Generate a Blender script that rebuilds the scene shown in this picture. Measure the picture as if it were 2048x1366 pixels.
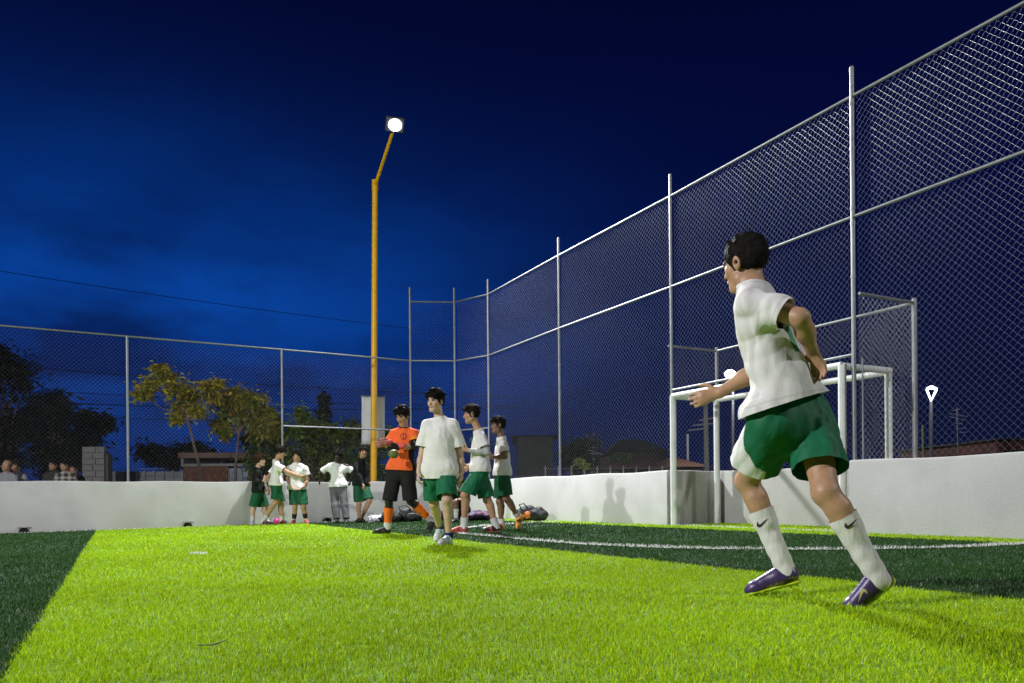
import bpy, bmesh, math, random
import numpy as np
from mathutils import Vector, Matrix
from mathutils.bvhtree import BVHTree
for o in list(bpy.data.objects): bpy.data.objects.remove(o)
SC = bpy.context.scene
COL = SC.collection
rng = np.random.default_rng(7)
random.seed(7)

# ------------------------------------------------------------------ camera
FPX, CX, CY, ROLL, CAMZ = 1521.0, 1024.0, 990.0, 0.008, 0.48
cam = bpy.data.cameras.new('camera')
camo = bpy.data.objects.new('camera', cam); COL.objects.link(camo)
cam.sensor_width = 36.0; cam.lens = FPX/2048*36
cam.shift_x = 0.0; cam.shift_y = (CY-683)/2048
cam.clip_start = 0.05; cam.clip_end = 2000
camo.matrix_world = Matrix.Translation((0, 0, CAMZ)) @ Matrix.Rotation(math.radians(90), 4, 'X') @ Matrix.Rotation(-ROLL, 4, 'Z')
SC.camera = camo

# ------------------------------------------------------------------ world: dusk sky
W = bpy.data.worlds.new('World'); SC.world = W; W.use_nodes = True
nt = W.node_tree; nt.nodes.clear()
def wn(t, **k):
    n = nt.nodes.new(t)
    for a, b in k.items(): setattr(n, a, b)
    return n
def wm(op, a, b=None, c=None):
    n = wn('ShaderNodeMath', operation=op)
    for i, v in enumerate((a, b, c)):
        if v is None: continue
        if isinstance(v, (int, float)): n.inputs[i].default_value = v
        else: nt.links.new(v, n.inputs[i])
    return n.outputs[0]
tc = wn('ShaderNodeTexCoord'); sep = wn('ShaderNodeSeparateXYZ')
nt.links.new(tc.outputs['Generated'], sep.inputs[0])
az = wm('ARCTAN2', sep.outputs[0], sep.outputs[1]); el = wm('ARCSINE', sep.outputs[2])
R_ = math.radians
ga = wm('POWER', wm('DIVIDE', wm('ABSOLUTE', wm('ADD', az, R_(25))), R_(26)), 2.0)
ge = wm('POWER', wm('DIVIDE', wm('ABSOLUTE', wm('SUBTRACT', el, R_(12))), R_(10.3)), 2.0)
glow = wm('EXPONENT', wm('MULTIPLY', wm('ADD', ga, ge), -1.0))
mp = wn('ShaderNodeMapping'); mp.inputs['Scale'].default_value = (1.6, 1.6, 4.2)
nt.links.new(tc.outputs['Generated'], mp.inputs[0])
nz = wn('ShaderNodeTexNoise'); nz.inputs['Scale'].default_value = 2.2; nz.inputs['Detail'].default_value = 6; nz.inputs['Roughness'].default_value = .55
nt.links.new(mp.outputs[0], nz.inputs['Vector'])
cl = wn('ShaderNodeMapRange'); cl.inputs[1].default_value = .36; cl.inputs[2].default_value = .62; cl.inputs[3].default_value = .18; cl.inputs[4].default_value = 1.12
nt.links.new(nz.outputs[0], cl.inputs[0])
# clouds fade out with elevation
cf = wn('ShaderNodeMapRange'); cf.inputs[1].default_value = R_(8); cf.inputs[2].default_value = R_(27); cf.inputs[3].default_value = 1.0; cf.inputs[4].default_value = .25
nt.links.new(el, cf.inputs[0])
cm = wm('ADD', wm('MULTIPLY', wm('SUBTRACT', cl.outputs[0], 1.0), cf.outputs[0]), 1.0)
gl = wm('MULTIPLY', glow, cm)
rmp = wn('ShaderNodeValToRGB'); e = rmp.color_ramp.elements
e[0].position = 0.0; e[0].color = (.0035, .006, .033, 1)
e[1].position = 1.0; e[1].color = (.0003, .001, .014, 1)
k = e.new(.35); k.color = (.0010, .0030, .038, 1)
k = e.new(.62); k.color = (.0006, .0016, .021, 1)
nt.links.new(sep.outputs[2], rmp.inputs[0])
mul = wn('ShaderNodeMix', data_type='RGBA', blend_type='MULTIPLY'); mul.inputs[0].default_value = 1
mul.inputs[6].default_value = (.0006, .046, .27, 1); nt.links.new(gl, mul.inputs[7])
add = wn('ShaderNodeMix', data_type='RGBA', blend_type='ADD'); add.inputs[0].default_value = 1
nt.links.new(rmp.outputs[0], add.inputs[6]); nt.links.new(mul.outputs[2], add.inputs[7])
bg = wn('ShaderNodeBackground'); bg.inputs[1].default_value = 1.0
nt.links.new(add.outputs[2], bg.inputs[0])
wo = wn('ShaderNodeOutputWorld'); nt.links.new(bg.outputs[0], wo.inputs[0])

# ------------------------------------------------------------------ render settings
vs = SC.view_settings; vs.view_transform = 'Standard'; vs.look = 'None'; vs.exposure = 0; vs.gamma = 1
SC.cycles.use_denoising = True; SC.cycles.use_adaptive_sampling = False
SC.cycles.max_bounces = 6; SC.cycles.diffuse_bounces = 3; SC.cycles.glossy_bounces = 3
SC.cycles.sample_clamp_indirect = 6
# floodlight powers (watts), placed with their poles below
P_NEAR, P_RIGHT, P_BACK = 11500, 2600, 10500

# ------------------------------------------------------------------ geometry helpers: pixel -> world
def uv(x, y):
    dx = x-CX; dy = CY-y; c = math.cos(ROLL); s = math.sin(ROLL)
    return (dx*c+dy*s)/FPX, (-dx*s+dy*c)/FPX
def P(x, y, Y):
    u, v = uv(x, y); return np.array([u*Y, Y, CAMZ+v*Y])
GS, GX = .0125, 3.4                      # the pitch drains gently to the left
def gz(X): return GS*(X-GX)
NV = np.array([.886, .464]); DV = np.array([-.464, .886])   # across / along the pitch
def ST(s, t): return s*NV+t*DV
def st3(s, t, dz=0.0):
    p = ST(s, t); return (p[0], p[1], gz(p[0])+dz)

# ------------------------------------------------------------------ object helpers
def link(o, parent=None):
    COL.objects.link(o)
    if parent is not None: o.parent = parent
    return o
def tag(o, label=None, cat=None, group=None, kind=None):
    if label: o['label'] = label
    if cat: o['category'] = cat
    if group: o['group'] = group
    if kind: o['kind'] = kind
    return o
def empty(name, loc, label, cat, group=None):
    o = bpy.data.objects.new(name, None); o.location = loc; o.empty_display_size = .1
    link(o); bpy.context.view_layer.update
    return tag(o, label, cat, group)
def setparent(o, p):
    if p is None: return
    o.parent = p
    # every mesh is written in world coordinates; only the empties carry an offset
    o.matrix_parent_inverse = p.matrix_basis.inverted() if p.type == 'EMPTY' else Matrix.Identity(4)
def mesh_obj(name, V, F, mat, parent=None, smooth=False, col=None, uvs=None):
    me = bpy.data.meshes.new(name)
    V = np.asarray(V, dtype=np.float32)
    if isinstance(F, np.ndarray) and F.ndim == 2:
        nF, kk = F.shape
        me.vertices.add(len(V)); me.vertices.foreach_set('co', V.ravel())
        me.loops.add(nF*kk); me.loops.foreach_set('vertex_index', F.astype(np.int32).ravel())
        me.polygons.add(nF); me.polygons.foreach_set('loop_start', np.arange(0, nF*kk, kk, dtype=np.int32))
        me.update(calc_edges=True)
    else:
        me.from_pydata([tuple(map(float, v)) for v in V], [], [tuple(int(i) for i in f) for f in F]); me.update()
    if smooth: me.polygons.foreach_set('use_smooth', np.ones(len(me.polygons), dtype=bool))
    if col is not None:
        a = me.color_attributes.new('Col', 'FLOAT_COLOR', 'POINT')
        c4 = np.ones((len(V), 4), dtype=np.float32); c4[:, :3] = col
        a.data.foreach_set('color', c4.ravel())
    me.validate(); me.materials.append(mat)
    o = bpy.data.objects.new(name, me); COL.objects.link(o); setparent(o, parent)
    return o
class MB:
    """collects simple solids, then builds ONE mesh"""
    def __init__(s): s.V = []; s.F = []
    def add(s, V, F):
        b = len(s.V); s.V += [tuple(v) for v in V]; s.F += [tuple(i+b for i in f) for f in F]
    def box(s, lo, hi, M=None, bev=0.0):
        bm = bmesh.new(); bmesh.ops.create_cube(bm, size=1)
        lo = Vector(lo); hi = Vector(hi)
        for v in bm.verts: v.co = Vector((lo.x+(v.co.x+.5)*(hi.x-lo.x), lo.y+(v.co.y+.5)*(hi.y-lo.y), lo.z+(v.co.z+.5)*(hi.z-lo.z)))
        if bev: bmesh.ops.bevel(bm, geom=bm.edges[:], offset=bev, segments=2, affect='EDGES', profile=.5)
        if M is not None: bm.transform(M)
        bm.verts.index_update()
        s.add([v.co[:] for v in bm.verts], [[v.index for v in f.verts] for f in bm.faces]); bm.free()
    def tube(s, pts, r, n=8, caps=True):
        pts = [np.array(p, float) for p in pts]
        rr = r if hasattr(r, '__len__') else [r]*len(pts)
        base = len(s.V); prev = None
        for i, p in enumerate(pts):
            t = pts[min(i+1, len(pts)-1)]-pts[max(i-1, 0)]; t = t/(np.linalg.norm(t)+1e-9)
            if prev is None:
                ref = np.array([0, 0, 1.]) if abs(t[2]) < .9 else np.array([1., 0, 0]); a = np.cross(t, ref)
            else: a = prev-t*np.dot(prev, t)
            a /= np.linalg.norm(a)+1e-9; b = np.cross(t, a); prev = a
            for q in range(n):
                w = 2*math.pi*q/n; s.V.append(tuple(p+rr[i]*(math.cos(w)*a+math.sin(w)*b)))
        for i in range(len(pts)-1):
            for q in range(n):
                q2 = (q+1) % n
                s.F.append((base+i*n+q, base+i*n+q2, base+(i+1)*n+q2, base+(i+1)*n+q))
        if caps:
            s.F.append(tuple(base+q for q in reversed(range(n)))); s.F.append(tuple(base+(len(pts)-1)*n+q for q in range(n)))
    def build(s, name, mat, parent=None, smooth=False):
        o = mesh_obj(name, s.V, s.F, mat, parent)
        if smooth:
            me = o.data
            me.polygons.foreach_set('use_smooth', np.ones(len(me.polygons), dtype=bool))
            try: me.set_sharp_from_angle(angle=math.radians(40))
            except Exception: pass
        return o
def frame2(a, b, z=0.0):
    """matrix: local x along a->b, y left of it, z up, origin a"""
    a = np.array(a[:2], float); b = np.array(b[:2], float); d = (b-a)/np.linalg.norm(b-a)
    return Matrix(((d[0], -d[1], 0, a[0]), (d[1], d[0], 0, a[1]), (0, 0, 1, z), (0, 0, 0, 1))), float(np.linalg.norm(b-a))

# ------------------------------------------------------------------ materials
MATS = {}
def mat(name, col=(.5, .5, .5), rough=.6, metal=0.0, var=0.0, vscale=8.0, bump=0.0, bscale=60.0, attr=False, spec=.5,
        emit=None, estr=0.0, stretch=None, sheen=0.0, trans=0.0, blotch=None, fold=None):
    if name in MATS: return MATS[name]
    m = bpy.data.materials.new(name); m.use_nodes = True; t = m.node_tree; b = t.nodes['Principled BSDF']
    b.inputs['Roughness'].default_value = rough; b.inputs['Metallic'].default_value = metal
    b.inputs['Specular IOR Level'].default_value = spec
    if sheen: b.inputs['Sheen Weight'].default_value = sheen
    if emit: b.inputs['Emission Color'].default_value = (*emit, 1); b.inputs['Emission Strength'].default_value = estr
    co = t.nodes.new('ShaderNodeTexCoord'); src = co.outputs['Object']
    if stretch:
        mpn = t.nodes.new('ShaderNodeMapping'); mpn.inputs['Scale'].default_value = stretch
        t.links.new(src, mpn.inputs[0]); src = mpn.outputs[0]
    if attr:
        a = t.nodes.new('ShaderNodeAttribute'); a.attribute_name = 'Col'; base = a.outputs['Color']
    else:
        rgb = t.nodes.new('ShaderNodeRGB'); rgb.outputs[0].default_value = (*col, 1); base = rgb.outputs[0]
    if var:
        n = t.nodes.new('ShaderNodeTexNoise'); n.inputs['Scale'].default_value = vscale; n.inputs['Detail'].default_value = 5
        t.links.new(src, n.inputs['Vector'])
        mr = t.nodes.new('ShaderNodeMapRange'); mr.inputs[1].default_value = .3; mr.inputs[2].default_value = .7
        mr.inputs[3].default_value = 1-var; mr.inputs[4].default_value = 1+var
        t.links.new(n.outputs[0], mr.inputs[0])
        mx = t.nodes.new('ShaderNodeMix'); mx.data_type = 'RGBA'; mx.blend_type = 'MULTIPLY'; mx.inputs[0].default_value = 1
        t.links.new(base, mx.inputs[6]); t.links.new(mr.outputs[0], mx.inputs[7]); base = mx.outputs[2]
    if blotch:
        bc, bs, lo, hi = blotch
        n = t.nodes.new('ShaderNodeTexNoise'); n.inputs['Scale'].default_value = bs; n.inputs['Detail'].default_value = 7
        t.links.new(src, n.inputs['Vector'])
        mr = t.nodes.new('ShaderNodeMapRange'); mr.inputs[1].default_value = lo; mr.inputs[2].default_value = hi
        t.links.new(n.outputs[0], mr.inputs[0])
        mx = t.nodes.new('ShaderNodeMix'); mx.data_type = 'RGBA'; mx.inputs[7].default_value = (*bc, 1)
        t.links.new(mr.outputs[0], mx.inputs[0]); t.links.new(base, mx.inputs[6]); base = mx.outputs[2]
    t.links.new(base, b.inputs['Base Color'])
    if bump:
        n = t.nodes.new('ShaderNodeTexNoise'); n.inputs['Scale'].default_value = bscale; n.inputs['Detail'].default_value = 4
        t.links.new(src, n.inputs['Vector'])
        bp = t.nodes.new('ShaderNodeBump'); bp.inputs['Strength'].default_value = bump; bp.inputs['Distance'].default_value = .01
        t.links.new(n.outputs[0], bp.inputs['Height']); t.links.new(bp.outputs[0], b.inputs['Normal'])
    if fold:      # soft creases in cloth
        mpf = t.nodes.new('ShaderNodeMapping'); mpf.inputs['Scale'].default_value = (1, 1, .42); mpf.inputs['Rotation'].default_value = (.25, .35, 0); t.links.new(co.outputs['Object'], mpf.inputs[0])
        n2 = t.nodes.new('ShaderNodeTexNoise'); n2.inputs['Scale'].default_value = fold[1]; n2.inputs['Detail'].default_value = 2.5; n2.inputs['Distortion'].default_value = .8
        t.links.new(mpf.outputs[0], n2.inputs['Vector'])
        b2 = t.nodes.new('ShaderNodeBump'); b2.inputs['Strength'].default_value = fold[0]; b2.inputs['Distance'].default_value = .035
        t.links.new(n2.outputs[0], b2.inputs['Height'])
        if bump: t.links.new(bp.outputs[0], b2.inputs['Normal'])
        t.links.new(b2.outputs[0], b.inputs['Normal'])
    if trans:
        tr = t.nodes.new('ShaderNodeBsdfTranslucent'); t.links.new(base, tr.inputs[0])
        ms = t.nodes.new('ShaderNodeMixShader'); ms.inputs[0].default_value = trans
        out = t.nodes['Material Output']
        t.links.new(b.outputs[0], ms.inputs[1]); t.links.new(tr.outputs[0], ms.inputs[2]); t.links.new(ms.outputs[0], out.inputs[0])
    MATS[name] = m
    return m
LIME = (.37, .53, .002); DARK = (.027, .086, .013); WHITE = (.72, .72, .68)
M_wall = mat('white_render', (.425, .42, .405), .85, var=.10, vscale=2.2, bump=.22, bscale=40, blotch=((.345, .335, .31), 1.1, .52, .80))
M_wall2 = mat('recess_render', (.39, .38, .355), .85, var=.10, vscale=1.7, bump=.35, bscale=45, blotch=((.36, .35, .31), 1.6, .5, .78))
M_galv = mat('galvanised_steel', (.25, .255, .26), .5, metal=.6, var=.16, vscale=9, bump=.05, bscale=90)
M_wire = mat('galvanised_wire', (.25, .255, .265), .42, metal=.6)
M_white = mat('white_paint', (.70, .70, .68), .45, var=.08, vscale=6, blotch=((.42, .37, .30), 9, .62, .8))
M_yel = mat('yellow_paint', (.90, .46, .004), .42, var=.08, vscale=7, bump=.06, bscale=30)
M_lamp = mat('lamp_glass', (.9, .9, .9), .3, emit=(.93, .96, 1.0), estr=10)
M_lamphouse = mat('lamp_housing', (.06, .06, .065), .5)
M_turf = mat('turf_fibre', rough=.5, attr=True, spec=.22, trans=.24)
M_base_lime = mat('turf_backing_lime', (.15, .29, .006), .9, var=.2, vscale=60, bump=.6, bscale=140)
M_base_dark = mat('turf_backing_dark', (.012, .038, .009), .9, var=.25, vscale=60, bump=.6, bscale=140)
M_base_white = mat('turf_backing_white', (.55, .55, .52), .9, var=.15, vscale=50, bump=.6, bscale=140)
M_earth = mat('bare_earth', (.055, .048, .038), .95, var=.3, vscale=.7, bump=.5, bscale=6)
M_dark = mat('recess_shade', (.012, .012, .012), .9)  # near-black that stands in for shade inside openings
M_cloth = mat('cloth', attr=True, rough=.85, bump=.18, bscale=230, var=.035, vscale=14, spec=.12, fold=(.28, 9.0))
M_satin = mat('satin_cloth', attr=True, rough=.6, bump=.10, bscale=260, var=.05, vscale=12, spec=.2, fold=(.4, 10.0))
M_sock = mat('knit', attr=True, rough=.9, bump=.35, bscale=60, stretch=(1, 1, .12), spec=.2, var=.05, vscale=12)
M_skin = mat('skin', attr=True, rough=.48, var=.11, vscale=30, bump=.05, bscale=160, spec=.4)
M_hair = mat('hair', attr=True, rough=.62, var=.4, vscale=60, bump=.9, bscale=160, spec=.12)
M_shoe = mat('boot_upper', attr=True, rough=.36, var=.12, vscale=40, bump=.12, bscale=120)
M_leaf = mat('leaf', attr=True, rough=.6, trans=.35)
M_bark = mat('bark', (.16, .12, .085), .9, var=.3, vscale=12, bump=.6, bscale=30)
M_conc = mat('concrete', (.30, .29, .27), .9, var=.14, vscale=3, bump=.3, bscale=40)
M_cable = mat('cable_black', (.012, .012, .013), .7)

# ------------------------------------------------------------------ setting: ground and turf
def sheet(name, polys, mat_, dz, kind='structure', parent=None):
    V = []; F = []
    for pl in polys:
        F.append(tuple(range(len(V), len(V)+len(pl)))); V += [st3(s, t, dz) for s, t in pl]
    o = mesh_obj(name, V, F, mat_, parent)
    if parent is None: tag(o, kind=kind)
    return o
# keep the sheet under the pitch exactly coplanar with the slope
n_ = 60; gx = np.concatenate([np.linspace(-300, -40, 8), np.linspace(-30, 30, 25), np.linspace(40, 300, 8)])
gy = np.concatenate([np.linspace(-60, 60, 25), np.linspace(80, 700, 10)])
V_ = [(x, y, float(np.clip(gz(x), -.42, .34))-.03) for y in gy for x in gx]; nx_ = len(gx)
F_ = [(j*nx_+i, j*nx_+i+1, (j+1)*nx_+i+1, (j+1)*nx_+i) for j in range(len(gy)-1) for i in range(nx_-1)]
tag(mesh_obj('ground', V_, F_, M_earth), kind='structure')
S_L, S_R, S_STRIP, S_WALL = -.30, 3.58, 7.02, 7.58
T_LO, T_HI = -6.0, 16.96
def lime_at(s, t): return ((s > S_L) & (s < S_R)) | (s > S_STRIP)
tb = sheet('turf_pitch', [[(S_L-14, T_LO), (S_WALL, T_LO), (S_WALL, T_HI), (S_L-14, T_HI)]], M_base_dark, 0.0)
sheet('turf_band', [[(S_L, T_LO), (S_R, T_LO), (S_R, T_HI), (S_L, T_HI)]], M_base_lime, .004, parent=tb)
sheet('turf_band', [[(S_STRIP, T_LO), (S_WALL+.0, T_LO), (S_WALL, 6.05), (S_WALL+1.05, 6.05), (S_WALL+1.05, 9.28), (S_WALL, 9.28), (S_WALL, T_HI), (S_STRIP, T_HI)]], M_base_lime, .004, parent=tb)
# painted (tufted) lines as centre-line polylines with half width
LINES = []
aa = np.radians(np.linspace(0, 90, 15))
arc1 = [(7.42-3.2*math.sin(a), 6.95-3.2*math.cos(a)) for a in aa]
arc2 = [(7.42-3.2*math.sin(a), 9.15+3.2*math.cos(a)) for a in aa[::-1]]
LINES.append((arc1+arc2, .055))
LINES.append(([(-8, 16.62), (7.0, 16.62)], .04))
LINES.append(([(7.66, 6.05), (7.66, 9.28)], .04))
LINES.append(([(.735, 8.03), (.735, 8.13)], .085))
for pl, hw in LINES:
    pts = [np.array(p) for p in pl]; polys = []
    for a, b in zip(pts[:-1], pts[1:]):
        d = (b-a)/np.linalg.norm(b-a); n = np.array([-d[1], d[0]])*hw
        polys.append([tuple(a-n), tuple(b-n), tuple(b+n), tuple(a+n)])
    sheet('pitch_line', polys, M_base_white, .008, parent=tb)
def line_mask(s, t):
    m = np.zeros(len(s), bool)
    for pl, hw in LINES:
        for a, b in zip(pl[:-1], pl[1:]):
            a = np.array(a); b = np.array(b); ba = b-a; L2 = ba@ba
            h = np.clip(((s-a[0])*ba[0]+(t-a[1])*ba[1])/L2, 0, 1)
            m |= np.hypot(s-a[0]-h*ba[0], t-a[1]-h*ba[1]) < hw
    return m
def turf_fibres():
    zones = [(1.75, 3.2, 12500, .018, .0030), (3.2, 5.0, 7500, .018, .0036), (5.0, 8.0, 3200, .020, .0050), (8.0, 12.0, 1300, .021, .0075), (12.0, 18.6, 500, .022, .011)]
    Vs = []; Fs = []; Cs = []; base = 0
    for y0, y1, den, h, w in zones:
        wmax = .80*y1+.4; N = int(den*(y1-y0)*2*wmax)
        X = rng.uniform(-wmax, wmax, N); Y = rng.uniform(y0, y1, N)
        keep = np.abs(X) < .80*Y+.4; X = X[keep]; Y = Y[keep]
        s = X*NV[0]+Y*NV[1]; t = X*DV[0]+Y*DV[1]
        ok = (t < T_HI-.02) & ((s < S_WALL-.02) | ((s < S_WALL+1.02) & (t > 6.1) & (t < 9.2)))
        X = X[ok]; Y = Y[ok]; s = s[ok]; t = t[ok]; N = len(X)
        jit = rng.normal(0, .008, N)
        lm = lime_at(s+jit, t); wl = line_mask(s+jit*.8, t)
        C = np.where(lm[:, None], np.array(LIME), np.array(DARK))*rng.uniform(.62, 1.35, (N, 1))
        hue = rng.normal(0, .10, N); C[:, 0] *= 1+hue; C[:, 2] *= 1-hue
        # worn brush marks, uneven in broad patches
        patch = 1+.13*np.sin(s*1.9+np.sin(t*1.3)*1.4)*np.sin(t*1.1+s*.7+1.0)
        C *= patch[:, None]
        C[wl] = np.array(WHITE)*rng.uniform(.8, 1.1, (wl.sum(), 1))
        # a few fibres painted pale to stand for glints
        fl = rng.random(N) < np.where(lm, .0022, .0010); C[fl] = C[fl]*.4+np.array([.48, .50, .42])
        hh = h*rng.uniform(.6, 1.25, N)*(1+.25*np.sin(X*9+np.sin(Y*7)*2)*np.sin(Y*8+X*3))
        hh[wl] *= 1.3
        an = rng.uniform(0, 2*np.pi, N); ww = w*rng.uniform(.7, 1.4, N)*np.where(fl, 1.7, 1.0)
        dx = np.cos(an)*ww/2; dy = np.sin(an)*ww/2
        la = rng.uniform(0, 2*np.pi, N); lean = hh*rng.uniform(.15, .9, N); lx = np.cos(la)*lean; ly = np.sin(la)*lean
        Z = GS*(X-GX)+.004
        p = np.empty((N, 5, 3), np.float32)
        p[:, 0] = np.stack([X-dx, Y-dy, Z], 1); p[:, 1] = np.stack([X+dx, Y+dy, Z], 1)
        p[:, 2] = np.stack([X-dx*.8+lx*.4, Y-dy*.8+ly*.4, Z+hh*.62], 1); p[:, 3] = np.stack([X+dx*.8+lx*.4, Y+dy*.8+ly*.4, Z+hh*.62], 1)
        p[:, 4] = np.stack([X+lx, Y+ly, Z+hh], 1)
        idx = np.arange(N)[:, None]*5+base
        f = np.concatenate([idx+np.array([[0, 1, 3]]), idx+np.array([[0, 3, 2]]), idx+np.array([[2, 3, 4]])])
        Vs.append(p.reshape(-1, 3)); Fs.append(f); Cs.append(np.repeat(C, 5, 0)); base += N*5
    o = mesh_obj('turf_fibres', np.concatenate(Vs), np.concatenate(Fs), M_turf, None, col=np.clip(np.concatenate(Cs), 0, 1))
    return tag(o, 'lime, dark green and white artificial turf fibres of the pitch', 'turf', kind='stuff')
turf_fibres()

# ------------------------------------------------------------------ walls
PT = dict(P1=(4.01, 8.89), P2=(2.50, 11.83), P3=(.94, 14.72), P4=(-.52, 17.54), P5=(-1.35, 18.22), P6=(-2.40, 18.13), P7=(-5.01, 16.62), P8=(-7.64, 15.14))
def wall(pts, z1, label, th=.20, mt=None, closed_ends=True):
    """low rendered wall following a polyline (points are its centre line), rounded top edge"""
    mt = mt or M_wall
    c = np.mean(np.array(pts), 0); z0 = -.35
    pts = [np.array(p, float) for p in pts]
    prof = [(-th/2, z0), (-th/2, z1-.035), (-th/2+.012, z1-.010), (-th/2+.04, z1), (th/2-.04, z1), (th/2-.012, z1-.010), (th/2, z1-.035), (th/2, z0)]
    V = []; F = []; dense = []
    for a, b in zip(pts[:-1], pts[1:]):
        m = max(2, int(np.linalg.norm(b-a)/.3)); dense += [a+(b-a)*i/m for i in range(m)]
    dense.append(pts[-1]); K = len(prof)
    for i, p in enumerate(dense):
        a = dense[max(i-1, 0)]; b = dense[min(i+1, len(dense)-1)]; d = (b-a)/np.linalg.norm(b-a); n = np.array([-d[1], d[0]])
        for o, z in prof:
            wob = .006*math.sin(i*1.7+z*5+o*9)+.004*math.sin(i*.6)
            V.append((p[0]+n[0]*(o+wob*.5), p[1]+n[1]*(o+wob*.5), z+(.009*math.sin(i*.9+1+.5*math.sin(i*.37)) if z > 0 else 0)))
    for i in range(len(dense)-1):
        for q in range(K-1): F.append((i*K+q, i*K+q+1, (i+1)*K+q+1, (i+1)*K+q))
    F.append(tuple(range(K-1, -1, -1))); F.append(tuple((len(dense)-1)*K+q for q in range(K)))
    o = mesh_obj('perimeter_wall', V, F, mt, None, smooth=True)
    try: o.data.set_sharp_from_angle(angle=math.radians(35))
    except Exception: pass
    return tag(o, label, 'wall')
LW0 = ST(-10.0, 17.06)
p6 = np.array(PT['P6']); p4 = np.array(PT['P4']); p5 = np.array(PT['P5']); p1 = np.array(PT['P1']); p2 = np.array(PT['P2'])
dirL = (p6-np.array(PT['P8']))/np.linalg.norm(p6-np.array(PT['P8']))
lwall = wall([p6-dirL*16, p6], .812, 'long low white rendered wall at the back left of the pitch')
wall([p6+np.array([.02, .0]), p5, p4], .822, 'short angled white wall closing the far corner behind the players')
wall([p4+DV*-.02, p2+DV*.02], .84, 'white wall between the far corner and the goal, with people shadows on it')
wall([p1-DV*.0, p1-DV*11.5], .848, 'white wall to the right of the goal, nearest the camera')
rec = [ST(7.80, 9.36), ST(8.85, 9.36), ST(8.85, 5.98), ST(7.80, 5.98)]
wall([ST(7.80, 9.42), ST(8.72, 9.42)], .84, 'far side wall of the goal recess', th=.16, mt=M_wall2)
wall([ST(8.72, 9.52), ST(8.72, 5.90)], .836, 'rear wall of the goal recess behind the goal frame', th=.16, mt=M_wall2)
wall([ST(7.80, 5.97), ST(8.63, 5.97)], .84, 'near side wall of the goal recess', th=.16, mt=M_wall2)
# drains at the left wall foot, a near-black plate standing for each hole's shade
for x in (48, 375, 655):
    u, _ = uv(x, 1055)
    # intersect the view column with the wall face line
    n2 = np.array([-dirL[1], dirL[0]]); c2 = float(n2@(p6-n2*.1))
    Yw = c2/(n2[0]*u+n2[1]); q = np.array([u*Yw, Yw])
    M, _ = frame2(q, q+dirL, gz(q[0]))
    b = MB(); 
    ring = [(.085*math.cos(a), .012+.085*max(0, math.sin(a))) for a in np.linspace(0, math.pi, 11)]
    inner = [(.9*x_, .9*z_) for x_, z_ in ring]
    V = []; F = []
    for (x_, z_) in ring: V += [(x_, -.002, z_), (x_, -.03, z_)]
    for (x_, z_) in inner: V += [(x_, -.03, z_), (x_, -.006, z_)]
    K = len(ring)
    for i in range(K-1):
        F += [(2*i, 2*i+1, 2*i+3, 2*i+2), (2*i+1, 2*K+2*i, 2*K+2*i+2, 2*i+3), (2*K+2*i, 2*K+2*i+1, 2*K+2*i+3, 2*K+2*i+2)]
    F.append(tuple(2*K+2*i+1 for i in range(K)))
    V = [tuple(M @ Vector(v)) for v in V]
    d = mesh_obj('drain_outlet', V, F, M_dark, lwall); tag(d, 'small dark arched drain outlet at the foot of the wall')
    b.box((-.10, -.035, .10), (.10, -.004, .118), M); b.build('drain_lintel', M_conc, lwall)

# ------------------------------------------------------------------ chain link
def wire_mesh(a, b, z0, z1, name='wire_mesh', parent=None, w=.08, r=.0018, off=0.0):
    a = np.array(a, float)[:2]; b = np.array(b, float)[:2]; L = np.linalg.norm(b-a); d = (b-a)/L; n = np.array([-d[1], d[0]])
    ni = int(L/(w/2)); nj = int((z1-z0)/(w/2))+1
    I, J = np.meshgrid(np.arange(ni), np.arange(nj), indexing='ij')
    U = np.where((I+J) % 2 == 0, I, I+1)*(w/2); Z = z0+J*(z1-z0)/(nj-1)
    U = U+.003*np.sin(J*.37+I*.11); O = np.where((I+J) % 2 == 0, .0022, -.0022)+off+.006*np.sin(U*2.1)*np.sin(Z*1.7)
    rr = r
    tri = [(rr, 0), (-rr*.5, rr*.87), (-rr*.5, -rr*.87)]
    V = np.empty((ni, nj, 3, 3), np.float32)
    for k_, (o1, o2) in enumerate(tri):
        uu = U+o2*.7; oo = O+o1
        V[:, :, k_, 0] = a[0]+d[0]*uu+n[0]*oo; V[:, :, k_, 1] = a[1]+d[1]*uu+n[1]*oo; V[:, :, k_, 2] = Z+o2*.7*np.where((I+J) % 2 == 0, 1, -1)
    base = (I[:, :-1]*nj+J[:, :-1])*3; nxt = base+3
    F = []
    for k_ in range(3):
        k2 = (k_+1) % 3
        F.append(np.stack([base+k_, base+k2, nxt+k2, nxt+k_], -1).reshape(-1, 4))
    o = mesh_obj(name, V.reshape(-1, 3), np.concatenate(F), M_wire, parent, smooth=True)
    return o
def post(x, y, z0, z1, r=.0255, parent=None, name='post'):
    b = MB(); b.tube([(x, y, z0), (x, y, z1-.012), (x, y, z1)], [r, r, r*.55], 12); return b.build(name, M_galv, parent, True)
def rail(a, b, z, r=.0185, parent=None, name='rail'):
    m = MB(); m.tube([(a[0], a[1], z), (b[0], b[1], z)], r, 10); return m.build(name, M_galv, parent, True)
def bands(x, y, zs, r, parent):
    for z in zs:
        m = MB(); m.tube([(x, y, z-.012), (x, y, z+.012)], r, 12); m.build('tension_band', M_galv, parent, True)
ZM, ZT, ZP = 3.70, 5.11, 5.46
e1 = empty('chain_link_fence', (*PT['P2'], .84), 'tall chain-link fence with top and middle rails along the right wall', 'fence')
t1 = float(np.array(PT['P1'])@DV); step = 3.28
P0 = p1-DV*step; Pm = p1-DV*step*2
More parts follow.
